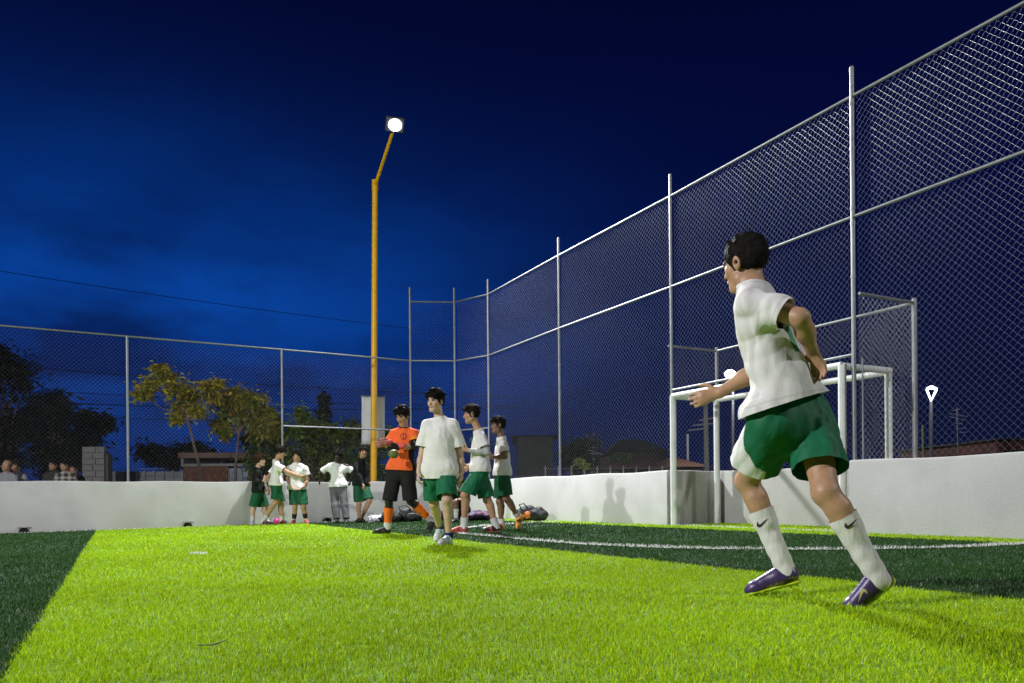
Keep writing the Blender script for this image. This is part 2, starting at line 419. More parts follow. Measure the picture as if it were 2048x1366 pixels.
run = [('P4', p4), ('P3', np.array(PT['P3'])), ('P2', p2), ('P1', p1), ('P0', P0), ('Pm', Pm)]
for nme, q in run:
    post(q[0], q[1], .60, ZP, parent=e1)
    bands(q[0], q[1], (1.4, 2.2, 3.0, 3.62, 3.80, 4.5, 5.02), .032, e1)
for (na, a), (nb_, b) in zip(run[:-1], run[1:]):
    rail(a, b, ZT, parent=e1); rail(a, b, ZM, parent=e1)
    dd = (b-a)/np.linalg.norm(b-a)*.04
    if na == 'P2':
        wire_mesh(a+dd, b-dd, 2.13, ZM-.01, parent=e1, off=.025)
        wire_mesh(a+dd, b-dd, ZM+.02, ZT+.02, parent=e1, off=.025)
        rail(a, b, 2.09, parent=e1)
    else:
        wire_mesh(a+dd, b-dd, .855, ZM-.01, parent=e1, off=.025)
        wire_mesh(a+dd, b-dd, ZM+.02, ZT+.02, parent=e1, off=.025)
e2 = empty('chain_link_fence', (*PT['P5'], .82), 'short two-bay angled chain-link fence closing the far corner', 'fence')
for q in (p5, p6): post(q[0], q[1], .60, ZP, parent=e2); bands(q[0], q[1], (1.4, 2.2, 3.0, 3.8, 4.5), .032, e2)
for a, b in ((p4, p5), (p5, p6)):
    for z in (ZM, ZT): rail(a, b, z, parent=e2)
    dd = (b-a)/np.linalg.norm(b-a)*.04
    wire_mesh(a+dd, b-dd, .83, ZM-.01, parent=e2, off=-.025); wire_mesh(a+dd, b-dd, ZM+.02, ZT+.02, parent=e2, off=-.025)
rail(p6+dirL*.0, p5, 2.03, parent=e2); rail(p5, p4, 2.03, parent=e2)
e3 = empty('chain_link_fence', (*PT['P7'], .81), 'lower chain-link fence with a single top rail along the back left wall', 'fence')
p7 = np.array(PT['P7']); p8 = np.array(PT['P8'])
stp = p8-p7; p9 = p8+stp; p10 = p9+stp
lst = [p6, p7, p8, p9, p10]
for q in lst[1:]: post(q[0], q[1], .55, ZM+.02, parent=e3, r=.0255); bands(q[0], q[1], (1.3, 1.9, 2.5, 3.1, 3.6), .031, e3)
for a, b in zip(lst[:-1], lst[1:]):
    rail(a, b, ZM, parent=e3); dd = (b-a)/np.linalg.norm(b-a)*.04
    wire_mesh(a+dd, b-dd, .825, ZM+.03, parent=e3, off=-.025)
rail(p6, p7, 2.03, parent=e3)

# ------------------------------------------------------------------ goal and its cage
g = empty('goal', st3(7.66, 7.67), 'white tubular football goal set into the wall recess', 'goal')
GA, GB = 9.22, 6.15
def gp(s, t, z): p = ST(s, t); return (p[0], p[1], z)
for (s, t, nm) in ((7.64, GA, 'goal_post'), (7.64, GB, 'goal_post'), (8.50, GA-.02, 'rear_post'), (8.50, GB+.02, 'rear_post')):
    z = 1.99; b = MB(); b.tube([gp(s, t, gz(gp(s, t, 0)[0])), gp(s, t, z)], .047 if nm == 'goal_post' else .045, 14); b.build(nm, M_white, g, True)
for (a, b_, nm) in ((gp(7.64, GA, 1.985), gp(7.64, GB, 1.985), 'crossbar'), (gp(8.50, GA, 1.965), gp(8.50, GB, 1.965), 'rear_bar'), (gp(7.66, GA, 1.975), gp(8.50, GA, 1.975), 'side_bar'), (gp(7.66, GB, 1.975), gp(8.50, GB, 1.975), 'side_bar')):
    b = MB(); b.tube([a, b_], .042, 12); b.build(nm, M_white, g, True)
cg = empty('goal_cage', st3(8.95, 7.67), 'chain-link cage on the recess walls behind the goal', 'fence')
for s, t in ((8.72, 9.42), (8.72, 5.97)):
    q = ST(s, t); post(q[0], q[1], .6, 2.86, parent=cg, r=.03); bands(q[0], q[1], (1.2, 1.9, 2.6), .034, cg)
for a, b_ in (((7.72, 9.42), (8.72, 9.42)), ((8.72, 9.42), (8.72, 5.97)), ((8.72, 5.97), (7.72, 5.97))):
    A = ST(*a); B = ST(*b_); rail(A, B, 2.80, parent=cg, r=.019)
    wire_mesh(A, B, .85, 2.80, parent=cg)
b = MB(); q = ST(7.78, 5.98); b.tube([(q[0], q[1], .85), (q[0], q[1], 2.05)], .009, 6); b.build('tension_bar', M_galv, cg, True)

# ------------------------------------------------------------------ floodlight poles
def flood_pole(base, top, lamp, label, watts, target, spot=150, r=(.078, .066), group='yellow floodlight poles round the pitch', seen=True):
    e = empty('floodlight_pole', base, label, 'floodlight', group)
    b = MB(); b.tube([base, (top[0], top[1], top[2])], list(r), 16); b.build('pole', M_yel, e, True)
    b = MB(); b.box((-.16, -.16, 0), (.16, .16, .03), Matrix.Translation((base[0], base[1], base[2]+.0))); b.build('base_plate', M_yel, e)
    b = MB(); b.tube([(top[0], top[1], top[2]-.10), (top[0], top[1], top[2]+.16)], r[1]*1.12, 12); b.build('socket', M_yel, e, True)
    b = MB(); b.tube([(top[0], top[1], top[2]+.02), lamp], [.042, .034], 10); b.build('arm', M_yel, e, True)
    lv = Vector(lamp); d = (Vector(target)-lv).normalized(); q = d.to_track_quat('-Z', 'Y').to_matrix().to_4x4()
    M = Matrix.Translation(lv) @ q
    b = MB(); b.box((-.20, -.15, .0), (.20, .15, .09), M, .02); h = b.build('lamp_head', M_lamphouse, e)
    b = MB()
    ring = [(.145*math.cos(a), .125*math.sin(a)) for a in np.linspace(0, 2*math.pi, 24, endpoint=False)]
    V = [M @ Vector((x, y, -.008)) for x, y in ring]+[M @ Vector((x*.97, y*.97, -.03)) for x, y in ring]
    F = [(i, (i+1) % 24, 24+(i+1) % 24, 24+i) for i in range(24)]+[tuple(range(24, 48))]
    b.add([v[:] for v in V], F); lens = b.build('lens', M_lamp, h)
    L = bpy.data.lights.new('floodlight', 'SPOT'); L.energy = watts; L.spot_size = math.radians(spot); L.spot_blend = .6
    L.color = (.96, .98, 1.0); L.shadow_soft_size = .16
    lo = bpy.data.objects.new('floodlight_lamp', L); COL.objects.link(lo)
    lo.matrix_world = Matrix.Translation(lv+d*.08) @ q
    return e
pb = P(746, 960, 18.15); pt_ = P(750, 374, 18.05)
flood_pole((pb[0], pb[1], gz(pb[0])-.03), tuple(pt_), tuple(P(790, 250, 16.5)), 'tall yellow floodlight pole with a bent arm and glaring lamp behind the fence', P_NEAR, (0.6, 7.0, 0), spot=142)
flood_pole((13.6, -.6, 0.05), (13.6, -.6, 7.8), (12.2, -.1, 8.5), 'yellow floodlight pole beyond the right wall, outside the photograph', P_RIGHT, (0, 5.5, 0))
flood_pole((-14.4, -1.4, -.24), (-14.4, -1.4, 7.3), (-13.0, -1.0, 7.9), 'yellow floodlight pole on the left touchline, outside the photograph', P_BACK, (0, 9, .8), spot=140)

# ------------------------------------------------------------------ figures: implicit surfaces -> one continuous mesh each
def nrm(v): v = np.array(v, float); return v/(np.linalg.norm(v)+1e-9)
def rc(a, b, ra, rb, k=.02, ax=None, fl=1.0, cut=None, op='u'):
    return dict(t='rc', a=np.array(a, float), b=np.array(b, float), ra=ra, rb=rb, k=k, ax=None if ax is None else nrm(ax), fl=fl, cut=cut, op=op)
def el_(c, Fm, rad, k=.02, op='u', cut=None):
    return dict(t='el', c=np.array(c, float), M=np.array(Fm, float), r=np.array(rad, float), k=k, op=op, cut=cut)
def pr_bbox(p, pad):
    if p['t'] == 'rc':
        r = max(p['ra'], p['rb'])*max(1.0, p['fl'])
        return np.minimum(p['a'], p['b'])-r-pad, np.maximum(p['a'], p['b'])+r+pad
    r = p['r'].max(); return p['c']-r-pad, p['c']+r+pad
def pr_eval(p, q):
    if p['t'] == 'rc':
        ba = p['b']-p['a']; d = q-p['a'].astype(np.float32)
        h = np.clip((d@ba.astype(np.float32))/max(ba@ba, 1e-9), 0, 1)[..., None]
        d = d-h*ba.astype(np.float32)
        if p['ax'] is not None:
            ax = p['ax'].astype(np.float32); c = (d@ax)[..., None]; d = d+ax*c*(1/p['fl']-1)
            sc = .5+.5*min(p['fl'], 1)
        else: sc = 1.0
        r = (p['ra']+(p['rb']-p['ra'])*h[..., 0]); v = (np.linalg.norm(d, axis=-1)-r)*sc
    else:
        d = (q-p['c'].astype(np.float32))@p['M'].T.astype(np.float32)
        k0 = np.linalg.norm(d/p['r'].astype(np.float32), axis=-1); k1 = np.linalg.norm(d/(p['r']**2).astype(np.float32), axis=-1)
        v = k0*(k0-1)/np.maximum(k1, 1e-5)
    if p['cut']:
        for pt, n in p['cut']: v = np.maximum(v, (q-np.array(pt, np.float32))@nrm(n).astype(np.float32))
    return v
def waves(seed, n, kmin, kmax, zs=1.0):
    r = np.random.default_rng(seed); out = []
    for _ in range(n):
        d = r.normal(size=3); d[2] *= zs; d /= np.linalg.norm(d); out.append((d*r.uniform(kmin, kmax), r.uniform(0, 6.28)))
    return out
def surf(prims, res, noise=None, lo=None, hi=None, gcut=None, fade=()):
    pad = .05
    bb = [pr_bbox(p, .012+res*2) for p in prims if p['op'] == 'u']
    l = np.min([b[0] for b in bb], 0); h = np.max([b[1] for b in bb], 0)
    if lo is not None: l = np.maximum(l, lo)
    if hi is not None: h = np.minimum(h, hi)
    n = np.ceil((h-l)/res).astype(int)+2
    D = np.full(tuple(n), .5, np.float32)
    ax = [(l[i]+np.arange(n[i])*res).astype(np.float32) for i in range(3)]
    for p in prims:
        b0, b1 = pr_bbox(p, pad); i0 = np.clip(np.floor((b0-l)/res).astype(int), 0, n); i1 = np.clip(np.ceil((b1-l)/res).astype(int)+1, 0, n)
        if np.any(i1-i0 < 1): continue
        sl = tuple(slice(i0[i], i1[i]) for i in range(3))
        q = np.stack(np.meshgrid(ax[0][sl[0]], ax[1][sl[1]], ax[2][sl[2]], indexing='ij'), -1)
        v = pr_eval(p, q); A = D[sl]; k = p['k']
        if p['op'] == 'u':
            hh = np.clip(.5+.5*(v-A)/k, 0, 1); D[sl] = v+(A-v)*hh-k*hh*(1-hh)
        else:
            v = -v; hh = np.clip(.5-.5*(v-A)/k, 0, 1); D[sl] = v+(A-v)*hh+k*hh*(1-hh)
    if noise or gcut:
        near = np.abs(D) < .06
        ii = np.nonzero(near); q = np.stack([ax[i][ii[i]] for i in range(3)], -1)
        if noise:
            for amp, wv in noise:
                acc = np.zeros(len(q), np.float32)
                wp = np.sin(q@np.array([9., 7., 5.], np.float32))*1.3+np.sin(q@np.array([-6., 8., 11.], np.float32)+1.)*1.1
                for kv, ph in wv:
                    a_ = np.sin(q@kv.astype(np.float32)+np.float32(ph)+wp)
                    acc += a_ if amp > 0 else (.62-np.abs(a_))*1.5
                D[ii] += abs(amp)*acc/math.sqrt(len(wv))
        if gcut:
            G_ = np.stack(np.meshgrid(*ax, indexing='ij'), -1)
            for pt, nn in gcut: D = np.maximum(D, (G_-np.array(pt, np.float32))@nrm(nn).astype(np.float32))
    return nets(D, l, res)
def nets(D, l, res):
    S = D < 0; n = np.array(D.shape); c = n-1
    cnt = np.zeros(tuple(c), np.int8)
    for dx in (0, 1):
        for dy in (0, 1):
            for dz in (0, 1): cnt += S[dx:dx+c[0], dy:dy+c[1], dz:dz+c[2]]
    act = (cnt > 0) & (cnt < 8); idx = np.full(tuple(c), -1, np.int32); I = np.argwhere(act); idx[act] = np.arange(len(I))
    pos = np.zeros((len(I), 3)); w = np.zeros(len(I))
    corners = [(0, 0, 0), (1, 0, 0), (0, 1, 0), (1, 1, 0), (0, 0, 1), (1, 0, 1), (0, 1, 1), (1, 1, 1)]
    vals = [D[I[:, 0]+a, I[:, 1]+b, I[:, 2]+d].astype(float) for a, b, d in corners]
    for i in range(8):
        for j in range(i+1, 8):
            df = np.array(corners[j])-np.array(corners[i])
            if np.abs(df).sum() != 1: continue
            m = (vals[i] < 0) != (vals[j] < 0); t = np.where(m, vals[i]/np.where(m, vals[i]-vals[j], 1), 0)
            pos += m[:, None]*(np.array(corners[i])+t[:, None]*df); w += m
    V = l+(I+pos/w[:, None])*res
    F = []
    for a in range(3):
        b, d = (a+1) % 3, (a+2) % 3
        s0 = [slice(None)]*3; s1 = [slice(None)]*3; s0[a] = slice(0, -1); s1[a] = slice(1, None)
        A = S[tuple(s0)]; B = S[tuple(s1)]; E = np.argwhere(A != B)
        E = E[(E[:, b] > 0) & (E[:, d] > 0) & (E[:, b] < c[b]) & (E[:, d] < c[d])]
        if not len(E): continue
        def cell(db, dd): X = E.copy(); X[:, b] -= db; X[:, d] -= dd; return idx[X[:, 0], X[:, 1], X[:, 2]]
        q = np.stack([cell(1, 1), cell(0, 1), cell(0, 0), cell(1, 0)], -1)
        flip = ~A[E[:, 0], E[:, 1], E[:, 2]]; q[flip] = q[flip][:, ::-1]; F.append(q)
    F = np.concatenate(F) if F else np.zeros((0, 4), int)
    F = F[(F >= 0).all(1)]
    return V, F
def relax(V, F, it=1, lam=.5):
    for _ in range(it):
        acc = np.zeros_like(V); w = np.zeros(len(V))
        for i in range(4):
            a = F[:, i]; b = F[:, (i+1) % 4]
            np.add.at(acc, a, V[b]); np.add.at(w, a, 1); np.add.at(acc, b, V[a]); np.add.at(w, b, 1)
        ok = w > 0; V = V.copy(); V[ok] += lam*(acc[ok]/w[ok, None]-V[ok])
    return V
def clip(V, F, prims, caps):
    """open a garment at its hems: faces owned by the listed primitives and beyond the plane go, the border snaps onto it"""
    for pt, n, own in caps:
        n = nrm(n); d = (V-np.array(pt))@n
        if own is None: o = np.ones(len(V), bool)
        else:
            Da = np.full(len(V), 9.0); Db = np.full(len(V), 9.0)
            q = V.astype(np.float32)
            for i, p in enumerate(prims):
                if p['op'] != 'u': continue
                v = pr_eval(p, q)
                if i in own: Da = np.minimum(Da, v)
                else: Db = np.minimum(Db, v)
            o = (Da < Db+.004) & (Da < .05)
        bad = (d > 0) & o
        fb = bad[F]; F = F[~fb.all(1)]; fb = bad[F]; st_ = fb.any(1)
        mv = np.unique(F[st_][fb[st_]]) if st_.any() else []
        if len(mv): V = V.copy(); V[mv] -= d[mv][:, None]*n
    return V, F
def vnormals(V, F):
    N = np.cross(V[F[:, 2]]-V[F[:, 0]], V[F[:, 3]]-V[F[:, 1]]); out = np.zeros_like(V)
    for i in range(4): np.add.at(out, F[:, i], N)
    return out/(np.linalg.norm(out, axis=1, keepdims=True)+1e-12)
def compact(V, F):
    u, inv = np.unique(F, return_inverse=True); return V[u], inv.reshape(F.shape)
def skinmesh(name, prims, res, mt, parent, color, caps=(), noise=None, gcut=None, sm=1, lo=None, hi=None):
    V, F = surf(prims, res, noise, gcut=gcut, lo=lo, hi=hi)
    V = relax(V, F, sm) if sm else V
    if caps: V, F = clip(V, F, prims, caps)
    V, F = compact(V, F)
    c = color(V) if callable(color) else np.tile(np.array(color, float), (len(V), 1))
    return mesh_obj(name, V, F, mt, parent, smooth=True, col=c)
def hand_prims(w, d, side, back, sc=1.0, curl=.5, spread=.2):
    """w wrist, d finger direction, side = thumb side, back = back of the hand"""
    d = nrm(d); side = nrm(np.array(side)-d*np.dot(side, d)); back = np.cross(d, side)*np.sign(np.dot(np.cross(d, side), back)+1e-6)
    out = [rc(w, w+d*.075*sc, .026*sc, .036*sc, .012, ax=back, fl=.50)]
    for i, (o, L) in enumerate(((.030, .070), (.010, .078), (-.010, .073), (-.029, .058))):
        b0 = w+d*.080*sc+side*o*sc; dir0 = nrm(d+side*(o*spread*8)); a1 = curl*.7; a2 = curl*1.5
        p1_ = b0+L*.5*sc*nrm(dir0*math.cos(a1)-back*math.sin(a1)); p2_ = p1_+L*.5*sc*nrm(dir0*math.cos(a2)-back*math.sin(a2))
        out += [rc(b0-d*.01*sc, p1_, .0095*sc, .0088*sc, .004), rc(p1_, p2_, .0088*sc, .0075*sc, .003)]
    t0 = w+d*.02*sc+side*.022*sc; t1_ = t0+(side*.035+d*.03-back*.008)*sc; t2_ = t1_+(side*.008+d*.032-back*.012)*sc
    out += [rc(t0, t1_, .013*sc, .011*sc, .010), rc(t1_, t2_, .0105*sc, .0085*sc, .004)]
    return out
def head_frame(F, up=(0, 0, 1)):
    F = nrm(F); R = nrm(np.cross(F, up)); U = np.cross(R, F); return R, F, U      # R = subject's right
def shoe_frame(A, T, ref, L, sc):
    d = T-A; s = nrm(np.cross(d, ref)); ph = math.atan2(.062*sc, L-.055*sc); dd = nrm(d); nn = np.cross(s, dd)   # nn points up-ish
    if np.dot(nn, ref) < 0: nn = -nn
    f = dd*math.cos(ph)+nn*math.sin(ph); u = nrm(nn*math.cos(ph)-dd*math.sin(ph)); return f, u, np.cross(f, u)
HAIRK = (.012, .009, .008)
def swoosh2d(n=1):
    return [(.16, .48), (.05, .34), (0, .18), (.06, .04), (.18, 0), (.36, .05), (.68, .26), (1, .5), (.66, .36), (.36, .23), (.24, .2), (.17, .25), (.15, .34)]
def decal(name, poly, target, c, out, right, size, mt, off=.003, sub=3):
    """flat print laid on a surface: polygon projected onto the target mesh"""
    bm = bmesh.new()
    for pl in (poly if isinstance(poly[0][0], (tuple, list)) else [poly]): bm.faces.new([bm.verts.new((x, y, 0)) for x, y in pl])
    bmesh.ops.triangulate(bm, faces=bm.faces[:]); bmesh.ops.subdivide_edges(bm, edges=bm.edges[:], cuts=sub, use_grid_fill=True)
    bmesh.ops.triangulate(bm, faces=bm.faces[:])
    me = target.data; tree = BVHTree.FromPolygons([v.co[:] for v in me.vertices], [p.vertices[:] for p in me.polygons])
    out = nrm(out); right = nrm(np.array(right)-out*np.dot(right, out)); up = np.cross(out, right)
    bm.verts.index_update(); V = []
    for v in bm.verts:
        p = np.array(c)+(right*v.co.x+up*v.co.y)*size
        hit = tree.ray_cast(Vector(p+out*.12), Vector(-out), .3)
        V.append(np.array(hit[0])+np.array(hit[1])*off*np.sign(np.dot(hit[1], out)+1e-9) if hit[0] is not None else p)
    F = [[v.index for v in f.verts] for f in bm.faces]; bm.free()
    return mesh_obj(name, V, F, mt, target)
M_print_dark = mat('print_dark', (.02, .02, .022), .6); M_print_green = mat('print_green', (.03, .26, .11), .6)
M_print_gold = mat('print_gold', (.42, .36, .14), .4); M_print_white = mat('print_white', (.75, .75, .75), .6); M_print_black = M_print_dark

def person(label, Y0, J, st, H=1.70, res=.012, group=None, cat='person'):
    k = H/1.70; res_h = st.get('res_head', res*.6)
    j = {}
    for n, v in J.items():
        j[n] = P(v[0], v[1], Y0+v[2])
    # planted feet: ankle height above the turf
    for s in 'LR':
        if st.get('plant'+s):
            a = j['an'+s]; j['an'+s] = np.array([a[0], a[1], gz(a[0])+.09*k])
    R, Fh, U = head_frame(st['face'], st.get('headup', (0, 0, 1)))
    hc = j['hc']; hs = st.get('hs', k)
    hp = lambda x, y, z: hc+(R*x+Fh*y+U*z)*hs
    HM = np.array([R, Fh, U])
    up = nrm((j['shL']+j['shR'])/2-(j['hipL']+j['hipR'])/2)
    latS = nrm(j['shR']-j['shL']); fS = nrm(np.cross(up, latS)); latH = nrm(j['hipR']-j['hipL']); fH = nrm(np.cross(up, latH))
    if np.dot(fS, st.get('chest', st['face'])) < 0: fS = -fS
    if np.dot(fH, st.get('chest', st['face'])) < 0: fH = -fH
    shm = (j['shL']+j['shR'])/2; pel = (j['hipL']+j['hipR'])/2; nb = j['nb']
    sw = np.linalg.norm(j['shL']-j['shR'])/2
    base = np.array([pel[0], pel[1], gz(pel[0])])
    E = empty('person', tuple(base), label, cat, group)
    skin = np.array(st['skin'])
    # --- body
    B = []
    B += [el_(hp(0, -.012, .032), HM, np.array((.073, .092, .086))*hs, .01),
          el_(hp(0, .026, -.035), HM, np.array((.056, .066, .084))*hs, .03),
          rc(hp(-.018, .066, -.098), hp(.018, .066, -.098), .020*hs, .020*hs, .03),
          rc(hp(0, .088, .010), hp(0, .105, -.030), .0075*hs, .0120*hs, .012),
          rc(hp(-.034, .078, .022), hp(.034, .078, .022), .012*hs, .012*hs, .012),
          rc(hp(-.038, .052, -.020), hp(.038, .052, -.020), .024*hs, .024*hs, .03),
          rc(hp(-.052, .01, -.068), hp(.052, .01, -.068), .022*hs, .022*hs, .03),
          rc(hp(-.018, .087, -.062), hp(.018, .087, -.062), .0085*hs, .0085*hs, .006),
          rc(hp(-.030, .100, .004), hp(-.028, .100, .004), .010*hs, .010*hs, .012, op='s'),
          rc(hp(.030, .100, .004), hp(.028, .100, .004), .010*hs, .010*hs, .012, op='s'),
          rc(hp(-.030, .078, .003), hp(-.0301, .078, .003), .0125*hs, .0125*hs, .004),
          rc(hp(.030, .078, .003), hp(.0301, .078, .003), .0125*hs, .0125*hs, .004)]
    for sx in (-1, 1):
        B.append(el_(hp(sx*.077, -.008, -.004), np.array([nrm(R+sx*.0*Fh), Fh, U]), np.array((.011, .021, .034))*hs, .008))
        B.append(rc(hp(sx*.083, -.006, -.002), hp(sx*.083, -.006, -.004), .010*hs, .010*hs, .006, op='s'))
    B.append(rc(hp(0, -.022, -.055), nb+up*.0, .047*k, .050*k, .035))
    B.append(rc(nb, shm-up*.02*k, .06*k, .08*k, .03))
    B.append(rc(j['shL']*.72+shm*.28-up*.07*k, j['shR']*.72+shm*.28-up*.07*k, .07*k, .07*k, .04, ax=fS, fl=.85))
    B.append(rc(shm-up*.17*k, pel+up*.10*k, .128*k, .12*k, .05, ax=fS, fl=.72))
    B.append(rc(j['hipL']+up*.03, j['hipR']+up*.03, .085*k, .085*k, .05))
    hands = {}
    for s in 'LR':
        sh, eb, wr, hd = j['sh'+s], j['el'+s], j['wr'+s], j['hd'+s]
        B += [rc(sh, eb, .050*k, .039*k, .03), rc(eb, eb*.55+wr*.45, .039*k, .038*k, .02), rc(eb*.6+wr*.4, wr, .037*k, .026*k, .03)]
        tb_ = np.array(st.get('thumb'+s, fS)); bk = np.array(st.get('back'+s, -latS if s == 'L' else latS))
        hands[s] = hand_prims(wr, hd-wr, tb_, bk, k*st.get('handsc', 1.0), st.get('curl'+s, .45))
        hp_, kn, an = j['hip'+s], j['kn'+s], j['an'+s]
        kf = nrm(np.cross(np.cross(an-kn, kn-hp_), an-kn)+fH*.25); kf = kf if np.dot(kf, fH) > -.5 else -kf
        B += [rc(hp_, kn, .076*k, .054*k, .04), rc(kn, an, .050*k, .036*k, .03),
              rc(kn*.80+an*.20-kf*.022*k, kn*.55+an*.45-kf*.014*k, .046*k, .036*k, .04), el_(kn+kf*.022*k, np.eye(3), np.array((.036, .036, .040))*k, .03)]
    if not st.get('gloves'): B += hands['L']+hands['R']
    lipc = skin*np.array((.74, .46, .46)); browc = np.array(st.get('hairc', HAIRK))*1.2
    def bodycol(V):
        c = np.tile(skin, (len(V), 1)); q = (V-hc)@HM.T/hs
        near = np.linalg.norm(q, axis=1) < .16; x = np.abs(q[:, 0]); y = q[:, 1]; z = q[:, 2]; fr = near & (y > .05)
        ch = np.exp(-((x-.042)/.02)**2-((z+.03)/.022)**2)*fr; c = c*(1-.10*ch[:, None]*np.array((-.6, 1, 1)))
        c[fr & (x < .024) & (np.abs(z+.062) < .0085)] = lipc
        c[fr & (x < .022) & (np.abs(z+.0625) < .0024)] = lipc*.35
        c[fr & (x > .012) & (x < .048) & (np.abs(z-.0245+.12*np.abs(x-.03)) < .0062)] = browc
        ey = fr & (((x-.030)/.0145)**2+((z-.004)/.0068)**2 < 1); c[ey] = (.26, .24, .22) if skin[0] > .1 else (.15, .14, .13)
        c[ey & (x > .020) & (x < .039)] = (.03, .02, .015)
        c[fr & (((x-.030)/.017)**2+((z-.0105)/.0040)**2 < 1)] = browc*1.2
        c[fr & (x > .003) & (x < .011) & (np.abs(z+.041) < .003) & (y > .092)] = skin*.35
        if st.get('undersleeve') is not None:
            for s, cc, f0 in st['undersleeve']:
                a, b = j['el'+s], j['wr'+s]; ba = b-a; h = ((V-a)@ba)/(ba@ba); dist = np.linalg.norm(V-a-np.clip(h, 0, 1)[:, None]*ba, axis=1)
                ua = j['sh'+s]; ub = a-ua; h2 = ((V-ua)@ub)/(ub@ub); d2 = np.linalg.norm(V-ua-np.clip(h2, 0, 1)[:, None]*ub, axis=1)
                c[((dist < .06) & (h < f0)) | (d2 < .062) & (h2 < 1.02)] = cc
        if st.get('legsleeve') is not None:
            for s in 'LR':
                a, b = j['kn'+s], j['an'+s]; ba = b-a; h = ((V-a)@ba)/(ba@ba); dist = np.linalg.norm(V-a-np.clip(h, -1, 1)[:, None]*ba, axis=1)
                c[(dist < .12) & (h > -.9) & (h < .35)] = st['legsleeve']
        return c
    # body surface: fine grid for the head and hands, coarser for the rest, the same field in all of them
    V, F = surf(B, res); V = relax(V, F, 1, .35)
    hlo, hhi = hc-np.array([.15, .15, .15])*hs, hc+np.array([.15, .15, .15])*hs
    parts = []
    def incut(Vx): return ((Vx > hlo) & (Vx < hhi)).all(1)
    inside = incut(V)
    keep = ~inside[F].all(1); parts.append((V, F[keep]))
    V2, F2 = surf([p for p in B if True], res_h, lo=hlo-res_h*0, hi=hhi); parts.append((relax(V2, F2, 1, .3), F2))
    off = 0; VV = []; FF = []
    for v, f in parts: VV.append(v); FF.append(f+off); off += len(v)
    V, F = compact(np.concatenate(VV), np.concatenate(FF))
    mesh_obj('body', V, F, M_skin, E, smooth=True, col=bodycol(V))
    # --- hair
    ht = st.get('hair', 'short'); hcol = np.array(st.get('hairc', HAIRK)); hth = st.get('hairth', .012)
    Hh = []
    top = st.get('hairtop', .018)
    cutf = [(hp(0, .080, st.get('hairline', .055)), Fh*.80-U*.60)]
    Hh.append(el_(hp(0, -.014, .036), HM, np.array((.073+hth, .092+hth, .086+top*.6))*hs, .01, cut=cutf+[(hp(0, 0, st.get('nape', -.055)), -U-Fh*.25)]))
    r_ = np.random.default_rng(abs(hash(label)) % 1000 if False else len(label)*7+int(Y0*10))
    nt_ = int(st.get('tufts', 26)*2.2)
    for _ in range(nt_):
        th = r_.uniform(0, 6.28); ph = r_.uniform(0, 1.15)
        d = np.array([math.sin(ph)*math.cos(th)*.078, math.sin(ph)*math.sin(th)*.098-.010, math.cos(ph)*.085+.036])
        if d[1] > .03 and d[2] < .06: continue
        a = hp(*d); fr = st.get('fringe', 1.0)
        tip = d+np.array([r_.normal(0, .018), .022*fr*(1 if d[1] > 0 else .2)+r_.normal(0, .010), r_.uniform(.2, 1)*top-.012*(d[1] > .05)])
        Hh.append(rc(a, hp(*tip), (.015+hth*.3)*hs, .006*hs, .007))
    if st.get('fringe', 1.0) > .5:
        for x in np.linspace(-.055, .055, 7):
            Hh.append(rc(hp(x, .070, .072), hp(x+r_.normal(0, .01), .094-abs(x)*.3, .056+r_.normal(0, .006)), .017*hs, .008*hs, .010))
    amp = st.get('hairamp', .004)
    curly = amp > .0055
    V, F = surf(Hh, res_h*1.1, [(amp, waves(3, 8, 70, 160)), (amp*.5, waves(5, 6, 200, 320))])
    N = vnormals(V, F); ns = int(st.get('strands', 900)); q = (V-hc)@HM.T/hs
    pick = r_.choice(len(V), ns); Vp = V[pick]; Np = N[pick]; qq = q[pick]
    flow = (-U)[None]*1.0+Fh[None]*np.where((qq[:, 1] > .02) & (qq[:, 2] > .062), 1.1, -.6)[:, None]+r_.normal(0, st.get('strandrnd', .95 if curly else .45), (ns, 3))
    flow -= Np*(flow*Np).sum(1, keepdims=True); flow /= np.linalg.norm(flow, axis=1, keepdims=True)+1e-9
    Ls = st.get('strandlen', .034)*hs*r_.uniform(.5, 1.3, (ns, 1)); lift = Ls*r_.uniform(.08, .5, (ns, 1))*st.get('strandlift', 1 if curly else .7); Ls = np.where(((qq[:, 1] > .03) & (qq[:, 2] < .07))[:, None], Ls*.35, Ls); wd = np.cross(flow, Np)*st.get('strandw', .0022+res_h*.16)
    p0 = Vp-Np*.004; pm = p0+flow*Ls*.5+Np*lift*.9+Np*.003; p1_ = p0+flow*Ls+Np*lift*(.3 if curly else .9)
    SV = np.stack([p0-wd, p0+wd, pm-wd*.8, pm+wd*.8, p1_-wd*.2, p1_+wd*.2], 1).reshape(-1, 3); bi = np.arange(ns)[:, None]*6+len(V)
    F = np.concatenate([F, bi+np.array([[0, 1, 3, 2]]), bi+np.array([[2, 3, 5, 4]])]); V = np.concatenate([V, SV])
    hc_ = np.tile(hcol, (len(V), 1)); hc_[-len(SV):] *= np.repeat(r_.uniform(.6, 1.3, (ns, 1)), 6, 0)
    mesh_obj('hair', V, F, M_hair, E, smooth=True, col=hc_)
    # --- top
    tp = st['top']; loose = tp.get('loose', .026)*k; T = []; caps = []
    hem = pel-up*tp.get('drop', .06)*k+np.array(tp.get('hemoff', (0, 0, 0))); hn = nrm(-up*.8+np.array([0, 0, -1])*.35+np.array(tp.get('hemn', (0, 0, 0))))
    cutc = [(hem, hn)]
    fl = tp.get('flat', .74)
    T.append(rc(shm-up*.17*k, hem+(-up)*.10*k, .132*k+loose, .134*k+loose*tp.get('flare', 1.35), .06, ax=fS, fl=fl))
